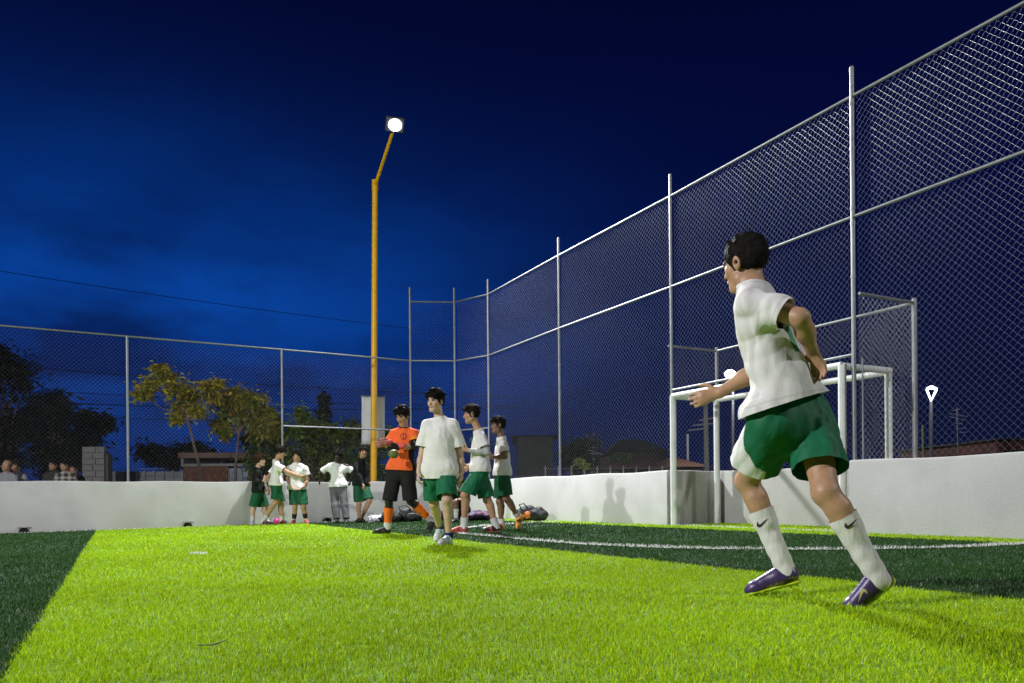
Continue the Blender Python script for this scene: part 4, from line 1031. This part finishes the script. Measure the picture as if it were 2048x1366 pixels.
# ---- spectators seated behind the back-left wall
def spectator(label, x, y, Y, face, skin, col, haired=True, paint=None, H=1.66, hairc=HAIRK):
    u = 1521/Y; d = lambda m: m*u
    person(label, Y, dict(hc=(x, y, -.04), nb=(x, y+d(.17), 0), shR=(x-d(.17), y+d(.24), 0), shL=(x+d(.17), y+d(.24), 0), elR=(x-d(.24), y+d(.50), -.03), wrR=(x-d(.12), y+d(.60), -.22), hdR=(x-d(.08), y+d(.63), -.30),
        elL=(x+d(.24), y+d(.50), -.03), wrL=(x+d(.12), y+d(.60), -.22), hdL=(x+d(.08), y+d(.63), -.30), hipR=(x-d(.09), y+d(.72), .04), hipL=(x+d(.09), y+d(.72), .04),
        knR=(x-d(.12), y+d(.72), -.40), anR=(x-d(.12), y+d(1.1), -.36), toeR=(x, y, 0), knL=(x+d(.12), y+d(.72), -.40), anL=(x+d(.12), y+d(1.1), -.36), toeL=(x, y, 0)),
        dict(face=face, chest=(0, -1, 0), skin=skin, hs=1.04, hairtop=.018 if haired else -.02, hairth=.012 if haired else -.006, tufts=22 if haired else 0, fringe=1 if haired else 0, hairc=hairc, plantL=True, footL=(.1, -1), plantR=True, footR=(-.1, -1),
             top=dict(col=col, sleeve=1.9, loose=.032, drop=.0, name='jacket', paint=paint, wrinkle=.008, collar=.05, cuff=.046), bottom=dict(col=(.03, .03, .04), frac=1.92, r=.07, name='trousers'), shoe=BLK), H=H, res=.018, group='spectators seated behind the back left wall')
def plaid(V, c, D):
    a = V@np.array([.886, .464, 0.]); b = V[:, 2]; m = (np.sin(a*48) > .15).astype(float)+(np.sin(b*48) > .15)
    return np.array((.03, .028, .025))+m[:, None]*np.array((.20, .19, .165))
spectator('spectator in red jacket at the left edge behind the back wall', -7, 931, 17.3, (.1, -1, 0), TAN, (.30, .018, .012))
spectator('spectator in pale grey jacket second from the left edge', 14, 931, 17.0, (-.85, -.5, 0), TAN, (.30, .30, .31), haired=False)
spectator('spectator in maroon and grey jacket third from the left edge', 33, 930, 17.4, (-.9, -.4, 0), TAN, (.13, .03, .04), paint=lambda V, c, D: np.where((((V-D['shm'])@D['lat']) < -.02)[:, None], np.array((.30, .30, .31)), c))
spectator('spectator in dark jacket on the left of the plaid jacket', 107, 930, 17.8, (-.3, -.95, 0), TAN, (.05, .048, .04))
spectator('spectator in black and white plaid jacket among the seated group', 131, 930, 17.2, (-.75, -.6, -.05), TAN, (.1, .1, .1), paint=plaid)
spectator('spectator in dark jacket leaning on the right of the plaid jacket', 149, 937, 17.7, (-.4, -.9, 0), TAN, (.028, .026, .026))

# ------------------------------------------------------------------ things on the pitch
def blob(name, prims, res, mt, parent, color, noise=None, sm=1): return skinmesh(name, prims, res, mt, parent, color, (), noise, sm=sm)
M_bag = mat('bag_nylon', attr=True, rough=.6, var=.2, vscale=20, bump=.3, bscale=60)
def bag(label, px, Y, w, h, d, col, pocket=None, strap=True, tilt=0, seed=1, cat='bag', name='sports_bag'):
    c = P(px[0], px[1], Y); c = np.array([c[0], c[1], gz(c[0])+.02]); E_ = empty(name, tuple(c), label, cat)
    X = np.array([math.cos(tilt), math.sin(tilt), 0]); Yv = np.array([-math.sin(tilt), math.cos(tilt), 0]); Z = np.array([0, 0, 1.])
    q = lambda x, y, z: c+X*x+Yv*y+Z*z
    blob('bag_body', [rc(q(-w*.32, 0, h*.42), q(w*.32, 0, h*.38), h*.46, h*.40, .05, ax=Yv, fl=d/h), el_(q(w*.05, 0, h*.55), np.array([X, Yv, Z]), np.array((w*.36, d*.42, h*.45)), .05)], .013, M_bag, E_, col, [(.008, waves(seed, 8, 25, 70))])
    if pocket is not None:
        blob('pocket', [el_(q(w*.12, -d*.42, h*.36), np.array([X, Yv, Z]), np.array((w*.22, d*.16, h*.26)), .02)], .012, M_bag, E_, pocket, [(.004, waves(seed+3, 6, 30, 80))])
    if strap:
        b = MB(); b.tube([q(-w*.30, -d*.3, h*.72), q(-w*.36, -d*.5, h*1.02), q(-w*.10, -d*.45, h*1.10), q(w*.10, -d*.35, h*.85)], .012, 6); b.build('strap', mat('strap', (.015, .015, .016), .7), E_, True)
    return E_
bag('black sports bag with strap lying at the back wall behind the goalkeeper', (818, 1043), 15.9, .55, .30, .26, (.014, .014, .016), (.03, .028, .03), seed=2)
bag('dark brown rucksack lying beside the black bag behind the goalkeeper', (782, 1044), 15.7, .30, .24, .24, (.028, .02, .016), None, seed=4, name='rucksack', cat='rucksack')
bag('black and orange rucksack with raised strap at the wall near the lifted orange shoe', (1056, 1041), 15.0, .36, .30, .24, (.014, .014, .015), (.60, .16, .02), seed=6, name='rucksack', cat='rucksack', tilt=-.5)
bag('round black bag standing against the wall, right of the orange rucksack', (1079, 1041), 14.6, .24, .27, .22, (.012, .012, .013), None, strap=False, seed=8, tilt=-.6)
bag('black bag at the wall behind the walking boy', (900, 1040), 16.2, .34, .25, .24, (.014, .014, .015), None, seed=9)
def heap(label, px, Y, cols, w=.4, h=.16, seed=1, name='clothes_heap', cat='clothes'):
    c = P(px[0], px[1], Y); c = np.array([c[0], c[1], gz(c[0])+.02]); r = np.random.default_rng(seed)
    pr = [el_(c+np.array([r.uniform(-.45, .45)*w, r.uniform(-.1, .1), h*r.uniform(.15, .5)]), np.eye(3), np.array((w*r.uniform(.18, .34), .14, h*r.uniform(.35, .6))), .03) for _ in range(8)]
    cc = np.array(cols)
    o = blob(name, pr, .013, M_bag, None, lambda V: cc[(np.floor((np.sin(V@np.array([17., 9, 23]))+np.sin(V@np.array([-11., 19, 31]))+2)/4.001*len(cc))).astype(int)], [(.010, waves(seed, 8, 30, 90))])
    return tag(o, label, cat)
heap('heap of navy, purple and pink clothes on a red mat at the corner wall', (952, 1040), 15.9, [(.02, .02, .06), (.06, .02, .09), (.015, .015, .03), (.02, .02, .05), (.30, .03, .18), (.03, .03, .05)], .55, .22, 3)
heap('crumpled white and grey clothes at the wall beside the yellow pole', (748, 1043), 15.9, [(.50, .50, .52), (.30, .31, .36), (.58, .58, .58), (.05, .05, .09)], .42, .17, 5)
def uvball(name, c, r, mt, label, cat, panels=True):
    bm = bmesh.new(); bmesh.ops.create_icosphere(bm, subdivisions=3, radius=r); bm.transform(Matrix.Translation(tuple(c)))
    bm.verts.index_update(); V = [v.co[:] for v in bm.verts]; F = [[v.index for v in f.verts] for f in bm.faces]; bm.free()
    Vn = np.array(V)-c; d = Vn/np.linalg.norm(Vn, axis=1, keepdims=True)
    seam = np.minimum.reduce([np.abs(d@nrm(a)) for a in ((1, .3, .2), (-.3, 1, .3), (.2, -.3, 1), (.7, .7, -.4))])
    V = c+d*(r-.05*r*(seam < .07))[:, None]
    o = mesh_obj(name, V, F, mt, None, smooth=True); return tag(o, label, cat)
c = P(553, 1045, 15.75); r0 = .068
uvball('ball', np.array([c[0], c[1], gz(c[0])+r0+.012]), r0, mat('pink_ball', (.62, .04, .30), .35, var=.25, vscale=14), 'small pink ball on the turf between two boys at the back wall', 'ball')
c = P(787, 908, 10.52)
o = blob('held_ball', [el_(c, np.eye(3), np.array((.074, .070, .062)), .01)], .009, mat('olive_rubber', attr=True, rough=.55, var=.3, vscale=25), None, (.12, .13, .035), [(.002, waves(3, 6, 40, 80))])
tag(o, 'rounded olive green object held against the orange jersey under the glove', 'ball')
b = MB(); q0 = P(396, 1303, 2.62); 
pts = [P(395, 1302, 2.66), P(425, 1301, 2.66), P(440, 1296, 2.70), P(456, 1291, 2.76)]
b.tube([(p[0], p[1], gz(p[0])+.020) for p in pts], [.002, .003, .0025, .0015], 6); tag(b.build('twig', M_bark, None, True), 'small dark twig lying on the lime turf near the camera', 'twig')
# white banner on the yellow pole
n_ = 9; V = []; F = []; Yb = 18.35
for jz in range(n_):
    for ix in range(n_):
        x = 723+(769-723)*ix/(n_-1); y = 793+(888-793)*jz/(n_-1)+1.5*(ix/(n_-1)); p = P(x, y, Yb); p[1] += .03*math.sin(ix*.9+jz*.4)+.015*math.sin(jz*1.3); V.append(p)
F = [(jz*n_+ix, jz*n_+ix+1, (jz+1)*n_+ix+1, (jz+1)*n_+ix) for jz in range(n_-1) for ix in range(n_-1)]
eb = empty('banner', tuple(P(746, 888, Yb)), 'blank white vertical banner hung behind the yellow pole', 'banner')
o = mesh_obj('cloth', V, F, mat('banner_cloth', (.75, .75, .76), .8, var=.06, vscale=3), eb, smooth=True)
so = o.modifiers.new('thick', 'SOLIDIFY'); so.thickness = .006
for yy in (792, 889):
    b = MB(); b.tube([P(721, yy, Yb), P(771, yy+1, Yb)], .014, 8); b.build('banner_rod', M_galv, eb, True)

# ------------------------------------------------------------------ trees and plants
def leaf_cloud(name, centres, rad, n, size, cols, parent, seed, droop=.3, aspect=2.6):
    r = np.random.default_rng(seed); C = np.array(centres); rad = np.array(rad)
    n = int(n*1.7); size *= 1.15; i = r.integers(0, len(C), n); d = r.normal(size=(n, 3)); d /= np.linalg.norm(d, axis=1, keepdims=True)
    p = C[i]+d*rad[i]*np.abs(r.normal(0, .62, (n, 1)))*1.05
    ax = r.normal(size=(n, 3)); ax[:, 2] = -np.abs(ax[:, 2])*.6-droop; ax += d*.6; ax /= np.linalg.norm(ax, axis=1, keepdims=True)
    sd = np.cross(ax, r.normal(size=(n, 3))); sd /= np.linalg.norm(sd, axis=1, keepdims=True); nn = np.cross(ax, sd)
    L = size*r.uniform(.6, 1.4, (n, 1)); w = L/aspect
    V = np.stack([p, p+ax*L*.45+sd*w*.5+nn*w*.15, p+ax*L, p+ax*L*.45-sd*w*.5+nn*w*.15], 1).reshape(-1, 3)
    F = np.arange(n*4).reshape(n, 4)
    cc = np.array(cols); ci = (r.random(n)**1.3*len(cc)).astype(int); c = cc[ci]*r.uniform(.55, 1.4, (n, 1))
    return mesh_obj(name, V, F, M_leaf, parent, col=np.repeat(np.clip(c, 0, 1), 4, 0))
def tree(label, base_px, Y, trunk_px, clumps_px, n, size, cols, seed, rtrunk=.05, bark=True, droop=.3, name='tree', cat='tree', group=None, aspect=2.6):
    bp = P(base_px[0], base_px[1], Y); bp[2] = gz(bp[0])-.03
    E_ = empty(name, tuple(bp), label, cat, group); r = np.random.default_rng(seed)
    cl = [P(x, y, Y+dy) for x, y, rx, ry, dy in clumps_px]; ppm = FPX/Y
    rad = [(rx/ppm, (rx+ry)/2/ppm, ry/ppm) for x, y, rx, ry, dy in clumps_px]
    if trunk_px:
        tp_ = [bp]+[P(x, y, Y) for x, y in trunk_px]; b = MB(); b.tube(tp_, list(np.linspace(rtrunk, rtrunk*.45, len(tp_))), 8); tr = b.build('trunk', M_bark, E_, True)
        for q in cl:
            s0 = tp_[-1] if r.random() < .6 else tp_[-2]*.4+tp_[-1]*.6; mid = (s0+q)/2+r.normal(0, .08, 3)
            b = MB(); b.tube([s0, mid, q], [rtrunk*.4, rtrunk*.25, rtrunk*.1], 6); b.build('limb', M_bark, tr, True)
    leaf_cloud('crown', cl, rad, n, size, cols, E_, seed+1, droop, aspect)
    return E_
YG = [(.46, .42, .025), (.36, .38, .03), (.52, .40, .025), (.24, .28, .035), (.58, .36, .03)]
DG = [(.10, .16, .02), (.13, .19, .02), (.16, .20, .022), (.06, .10, .016)]
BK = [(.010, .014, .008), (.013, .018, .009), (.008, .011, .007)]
r = np.random.default_rng(4)
def scatter(box, n, rx, ry, seed):
    r = np.random.default_rng(seed); x0, x1, y0, y1 = box
    return [(r.uniform(x0, x1), r.uniform(y0, y1), rx*r.uniform(.6, 1.3), ry*r.uniform(.6, 1.3), r.uniform(-.7, .7)) for _ in range(n)]
tree('slender yellow-green tree with a leaning bare trunk and spreading crown behind the left fence', (405, 962), 21.5, [(398, 930), (388, 890), (378, 850), (371, 832)],
     [(300, 770, 26, 18, 0), (330, 752, 28, 16, .2), (285, 790, 18, 10, -.2), (352, 775, 30, 20, -.2), (380, 790, 26, 18, .3), (415, 775, 26, 16, 0), (432, 768, 16, 10, .2), (362, 812, 24, 16, .2), (395, 822, 18, 14, -.2), (355, 835, 12, 12, 0), (320, 735, 14, 8, 0), (430, 795, 16, 12, .2)], 5200, .11, YG, 11, .055, droop=.15)
tree('fuller yellow-green tree with orange leaves, right of the slender leaning tree', (468, 962), 22.0, [(472, 925), (475, 890), (480, 855)],
     [(480, 800, 34, 20, 0), (455, 815, 26, 18, .3), (505, 800, 26, 18, -.2), (530, 825, 24, 22, .2), (470, 785, 22, 12, 0), (440, 850, 14, 16, 0), (520, 855, 26, 22, 0), (490, 835, 26, 16, .2), (545, 850, 14, 22, 0), (452, 866, 8, 10, 0)], 5600, .12, [(.32, .36, .03), (.24, .30, .025), (.40, .34, .025), (.16, .22, .025), (.62, .30, .02)], 13, .05)
tree('dense dark green bush behind the left fence, between the yellow tree and the boys', (530, 962), 23.0, [(530, 940)], scatter((500, 570, 855, 955), 16, 26, 22, 21), 4200, .13, DG, 22, .05, name='bush', cat='bush')
tree('broad green bush behind the boys at the back wall', (630, 962), 21.0, [(630, 940)], scatter((585, 690, 850, 955), 22, 28, 22, 23)+[(610, 835, 20, 16, 0), (600, 822, 10, 10, 0)], 5600, .12, [(.15, .22, .02), (.19, .25, .022), (.09, .14, .018)], 24, .05, name='bush', cat='bush')
tree('green bush behind the banner and yellow pole', (725, 962), 21.5, [(725, 940)], scatter((690, 775, 855, 955), 16, 24, 22, 25), 3600, .12, DG, 26, .05, name='bush', cat='bush')
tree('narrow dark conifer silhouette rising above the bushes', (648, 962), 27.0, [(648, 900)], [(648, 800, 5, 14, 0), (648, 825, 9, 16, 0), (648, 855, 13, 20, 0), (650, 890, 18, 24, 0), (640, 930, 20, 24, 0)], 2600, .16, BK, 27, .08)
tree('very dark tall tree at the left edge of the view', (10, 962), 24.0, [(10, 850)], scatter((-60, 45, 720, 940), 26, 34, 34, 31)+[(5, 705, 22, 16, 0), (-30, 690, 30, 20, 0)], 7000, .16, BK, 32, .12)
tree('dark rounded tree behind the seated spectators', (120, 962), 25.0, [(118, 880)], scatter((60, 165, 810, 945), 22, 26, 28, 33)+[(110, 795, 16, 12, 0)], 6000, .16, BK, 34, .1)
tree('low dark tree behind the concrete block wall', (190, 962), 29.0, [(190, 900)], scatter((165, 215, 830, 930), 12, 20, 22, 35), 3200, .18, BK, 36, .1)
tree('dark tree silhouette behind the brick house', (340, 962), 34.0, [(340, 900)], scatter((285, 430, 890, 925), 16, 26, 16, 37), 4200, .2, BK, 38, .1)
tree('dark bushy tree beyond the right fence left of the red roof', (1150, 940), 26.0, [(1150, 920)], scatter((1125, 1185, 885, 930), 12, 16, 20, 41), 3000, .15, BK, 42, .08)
tree('small lit yellow-green shrub beyond the right fence', (1168, 942), 19.0, None, [(1164, 926, 7, 6, 0), (1170, 930, 6, 5, 0), (1156, 920, 5, 6, 0)], 260, .10, [(.22, .30, .03), (.12, .2, .03)], 43, name='shrub', cat='shrub')
tree('thin green treetop showing above the red roof beyond the right fence', (1245, 940), 25.0, None, [(1240, 912, 12, 6, 0), (1230, 915, 10, 6, 0), (1255, 916, 8, 6, 0)], 420, .12, [(.06, .10, .03)], 44, name='shrub', cat='shrub')

# ------------------------------------------------------------------ buildings
def slab(name, x0, x1, y0, y1, Y, depth, mt, parent, bev=0.0):
    a = P(x0, y1, Y); b_ = P(x1, y0, Y); m = MB(); m.box((a[0], Y, a[2]), (b_[0], Y+depth, b_[2]), None, bev); return m.build(name, mt, parent)
M_brick = mat('brickwork', (.16, .065, .036), .9, var=.3, vscale=16, bump=.5, bscale=30, blotch=((.26, .17, .12), 6, .5, .75))
M_win = mat('window_panes', (.30, .34, .44), .25, var=.15, vscale=5)
hb = empty('brick_house', tuple(P(450, 965, 27)), 'low brick house with concrete roof slab and pale window behind the yellow trees', 'house')
slab('wall', 367, 455, 932, 1010, 27.0, 5, M_brick, hb); slab('wall', 498, 560, 932, 1010, 27.0, 5, M_brick, hb)
slab('lintel', 362, 560, 926, 933, 26.9, .4, M_conc, hb)
slab('roof_slab', 356, 560, 904, 916, 26.3, 6.5, mat('roof_slab', (.20, .13, .10), .9, var=.2, vscale=2), hb)
slab('recess', 372, 556, 915, 927, 29.5, .1, M_dark, hb)  # dark sheet painted as the shade under the roof slab
for x in (362, 440, 530): slab('pillar', x, x+5, 914, 928, 27.1, .35, M_conc, hb)
w_ = slab('window', 456, 497, 936, 1000, 27.1, .1, M_win, hb)
for x in (456, 469, 483, 495): slab('window_frame', x, x+1.6, 935, 1000, 27.05, .06, M_conc, w_)
fg = empty('metal_gate', tuple(P(290, 965, 25)), 'grey sheet-metal gate with bars between the block wall and the brick house', 'gate')
M_zinc = mat('zinc_sheet', (.20, .205, .20), .6, var=.12, vscale=4)
for i in range(8): slab('panel', 214+18.8*i, 214+18.8*i+18.2, 943, 1000, 25.0, .03, M_zinc, fg)
for i in range(9): slab('bar', 214+18.8*i-.6, 214+18.8*i+.6, 941, 1000, 24.93, .05, M_galv, fg)
slab('rail', 214, 366, 951, 952.4, 24.9, .05, M_galv, fg); slab('rail', 230, 330, 937, 938.6, 24.9, .05, M_galv, fg)
bw = empty('block_wall', tuple(P(186, 965, 23)), 'grey concrete block wall end standing behind the spectators', 'wall')
slab('core', 165, 208, 893.6, 1010, 23.05, .18, mat('mortar', (.20, .195, .18), .95, var=.2, vscale=6), bw)
M_blk = mat('concrete_block', (.26, .255, .24), .95, var=.14, vscale=3, bump=.5, bscale=40)
for rw in range(6):
    yb = 893+12.2*rw; x = 165-(6 if rw % 2 else 0)
    while x < 207:
        xa, xb = max(165, x), min(208, x+25.5)
        if xb-xa > 3: slab('block', xa+.3, xb-.3, yb+.5, yb+11.6, 23.0+.008*((rw*7+int(x)) % 3), .06, M_blk, bw, .008)
        x += 26.2
slab('pillar', 208.6, 216, 908, 1010, 23.1, .25, mat('pillar_dark', (.11, .09, .075), .95, var=.2), bw)
# beyond the right fence
def house(label, x0, x1, yw, ye, yr, Y, wallm, roofm, hip=.3):
    E_ = empty('house', tuple(P((x0+x1)/2, 960, Y)), label, 'house'); slab('wall', x0, x1, ye, yw, Y, 6, wallm, E_)
    a = P(x0, ye, Y); b_ = P(x1, ye, Y); t = P((x0+x1)/2, yr, Y)[2]; w = b_[0]-a[0]; z = a[2]; o_ = .3
    V = [(a[0]-o_, Y-o_, z), (b_[0]+o_, Y-o_, z), (b_[0]+o_, Y+6+o_, z), (a[0]-o_, Y+6+o_, z), (a[0]+w*hip, Y+3, t), (b_[0]-w*hip, Y+3, t)]
    mesh_obj('roof', V, [(0, 1, 5, 4), (1, 2, 5), (2, 3, 4, 5), (3, 0, 4), (0, 3, 2, 1)], roofm, E_)
    return E_
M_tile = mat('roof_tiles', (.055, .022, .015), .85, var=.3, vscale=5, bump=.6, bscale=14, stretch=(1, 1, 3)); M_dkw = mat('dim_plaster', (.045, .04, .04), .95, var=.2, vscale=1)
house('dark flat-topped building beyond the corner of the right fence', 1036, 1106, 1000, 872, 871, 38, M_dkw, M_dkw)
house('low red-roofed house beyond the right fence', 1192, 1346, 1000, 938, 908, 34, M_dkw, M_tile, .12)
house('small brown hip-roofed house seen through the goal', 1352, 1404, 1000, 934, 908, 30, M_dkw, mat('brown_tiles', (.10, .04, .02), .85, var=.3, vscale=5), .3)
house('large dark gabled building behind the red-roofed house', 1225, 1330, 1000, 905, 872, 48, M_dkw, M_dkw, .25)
hr = empty('brick_building', tuple(P(2040, 960, 24)), 'dim red brick building corner at the right edge beyond the wall', 'building')
slab('wall', 1994, 2140, 879, 1000, 24, 6, mat('dim_brick', (.09, .032, .026), .95, var=.25, vscale=3), hr); slab('door_shade', 2012, 2060, 899, 1000, 23.97, .05, M_dark, hr); slab('roof_slab', 1990, 2145, 876, 880, 23.8, 6.4, M_dkw, hr)  # dark slab on the brick face stands for a shaded doorway
bf = empty('boundary_fence', tuple(P(1200, 955, 22)), 'low dark boundary fence with a grey rail beyond the right wall', 'fence')
for y in (936, 950): slab('rail', 1085, 1350, y, y+1.6, 21.5, .05, M_conc, bf)
for x in range(1090, 1351, 26): slab('post', x, x+2.2, 932, 1000, 21.55, .06, M_conc, bf)
# utility poles, cables and lamps beyond the fence
up_ = empty('utility_pole', tuple(P(1413, 960, 27)), 'pale concrete utility pole with cross-arms seen through the goal', 'utility pole')
b = MB(); b.tube([P(1414, 975, 27), P(1411, 800, 27)], [.10, .075], 12); b.build('pole', mat('pole_concrete', (.30, .30, .26), .85, var=.12), up_, True)
for y, x0, x1 in ((848, 1385, 1440), (838, 1398, 1428), (858, 1376, 1416)):
    b = MB(); b.tube([P(x0, y+3, 27), P(x1, y-2, 26.9)], .03, 6); b.build('cross_arm', M_conc, up_, True)
tp_ = empty('utility_pole', tuple(P(1376, 960, 33)), 'thin dark post standing left of the concrete utility pole', 'utility pole'); b = MB(); b.tube([P(1376, 965, 33), P(1375, 868, 33)], .05, 8); b.build('pole', M_conc, tp_, True)
tp_ = empty('utility_pole', tuple(P(1845, 950, 19)), 'thin green post left of the V-shaped garden lamp', 'utility pole'); b = MB(); b.tube([P(1846, 950, 19), P(1845, 850, 19)], .025, 8); b.build('pole', mat('green_post', (.16, .22, .09), .6), tp_, True)  # post in one even dull green
sl = empty('street_lamp', tuple(P(1460, 955, 30)), 'distant glaring street lamp above the goal crossbar', 'street lamp')
b = MB(); b.tube([P(1466, 965, 30), P(1466, 757, 30), P(1461, 749, 29.6)], [.07, .05, .04], 10); b.build('pole', M_lamphouse, sl, True)
c = P(1460, 748, 29.5); hm = blob('lamp_head', [el_(c+np.array([0, .08, .06]), np.eye(3), np.array((.26, .18, .10)), .01)], .03, mat('lamp_shell', attr=True, rough=.5), sl, (.08, .08, .085))
blob('lens', [el_(c, np.eye(3), np.array((.21, .20, .17)), .01)], .02, mat('street_lens', attr=True, emit=(.86, .94, 1.0), estr=9), hm, (.9, .9, .9))
L = bpy.data.lights.new('street_light', 'POINT'); L.energy = 900; L.color = (.88, .95, 1); L.shadow_soft_size = .2; lo = bpy.data.objects.new('street_light', L); COL.objects.link(lo); lo.location = tuple(c+np.array([0, -.3, -.1]))
gl_ = empty('garden_lamp', tuple(P(1862, 950, 20)), 'bright V-shaped garden lamp on a dark post beyond the right wall', 'lamp')
b = MB(); b.tube([P(1862, 955, 20), P(1862, 803, 20)], [.05, .04], 10); b.build('post', M_lamphouse, gl_, True)
M_tube = mat('lamp_tube', (.9, .9, .9), .4, emit=(.95, .95, 1.0), estr=4)
for x in (1853.5, 1873):
    b = MB(); b.tube([P(1862, 802, 20), P(x, 779, 20)], [.014, .028], 10); b.build('light_arm', M_tube, gl_, True)
b = MB(); b.tube([P(1853, 777.5, 20), P(1863, 775, 20), P(1873.5, 777.5, 20)], [.02, .05, .02], 10); b.build('light_cap', M_tube, gl_, True)
c = P(1863, 772, 19.9); L = bpy.data.lights.new('garden_light', 'POINT'); L.energy = 120; L.shadow_soft_size = .12; lo = bpy.data.objects.new('garden_light', L); COL.objects.link(lo); lo.location = tuple(c+np.array([0, -.2, .1]))
def cable(label, pts, Y0, Y1, r=.014, sag=0):
    n = 24; xs = np.linspace(pts[0][0], pts[-1][0], n); ys = np.interp(xs, [p[0] for p in pts], [p[1] for p in pts]); Ys = np.linspace(Y0, Y1, n); t = np.linspace(0, 1, n)
    b = MB(); b.tube([P(x, y+sag*4*tt*(1-tt), Yy) for x, y, Yy, tt in zip(xs, ys, Ys, t)], r, 5); return tag(b.build('power_cable', M_cable, None, True), label, 'cable')
cable('highest dark cable sloping down across the left sky', [(-120, 522), (820, 657)], 30, 38, sag=6)
cable('upper dark cable behind the left fence and trees', [(-80, 722), (1040, 795)], 30, 34, sag=8)
cable('second dark cable behind the left fence', [(-80, 772), (1040, 812)], 31, 34, r=.012, sag=8)
cable('third dark cable behind the left fence, just above the conifer', [(-80, 795), (1040, 815)], 31, 34, r=.018, sag=12)
cable('lowest dark cable behind the left fence and banner', [(200, 835), (1040, 846)], 31, 34, r=.012, sag=5)
cable('cable running from the utility pole to the right beyond the fence', [(1412, 842), (2150, 800)], 27, 26, r=.010, sag=14)
# strings of reflective strips hanging in the dark beyond the right wall
ms = empty('antenna', tuple(P(1915, 950, 21)), 'stack of thin shiny metal strips glinting in the dark beyond the right wall', 'antenna')
b = MB(); b.tube([P(1916, 955, 21), P(1914, 815, 21)], .012, 6); b.build('mast', M_lamphouse, ms, True)
for x0, y0, x1, y1 in ((1905, 822, 1920, 818), (1900, 827, 1935, 833), (1898, 833, 1928, 840), (1908, 846, 1924, 847), (1916, 857, 1932, 856), (1920, 865, 1933, 864)):
    b = MB(); b.tube([P(x0, y0, 21), P(x1, y1, 21)], .008, 5); b.build('strip', M_wire, ms, True)
ms = empty('antenna', tuple(P(1190, 950, 24)), 'thin shiny antenna rods glinting beyond the right fence', 'antenna')
b = MB(); b.tube([P(1188, 960, 24), P(1186, 890, 24)], .014, 6); b.build('mast', M_lamphouse, ms, True)
for x0, y0, x1, y1 in ((1176, 900, 1205, 909), (1178, 907, 1196, 908), (1183, 896, 1190, 894), (1184, 919, 1192, 918)):
    b = MB(); b.tube([P(x0, y0, 24), P(x1, y1, 24)], .014, 5); b.build('rod', M_wire, ms, True)
heap('tan and red bundle of clothes lying on the ledge behind the right wall', (1148, 948), 15.6, [(.34, .20, .12), (.22, .05, .04), (.42, .36, .30)], .50, .15, 9)
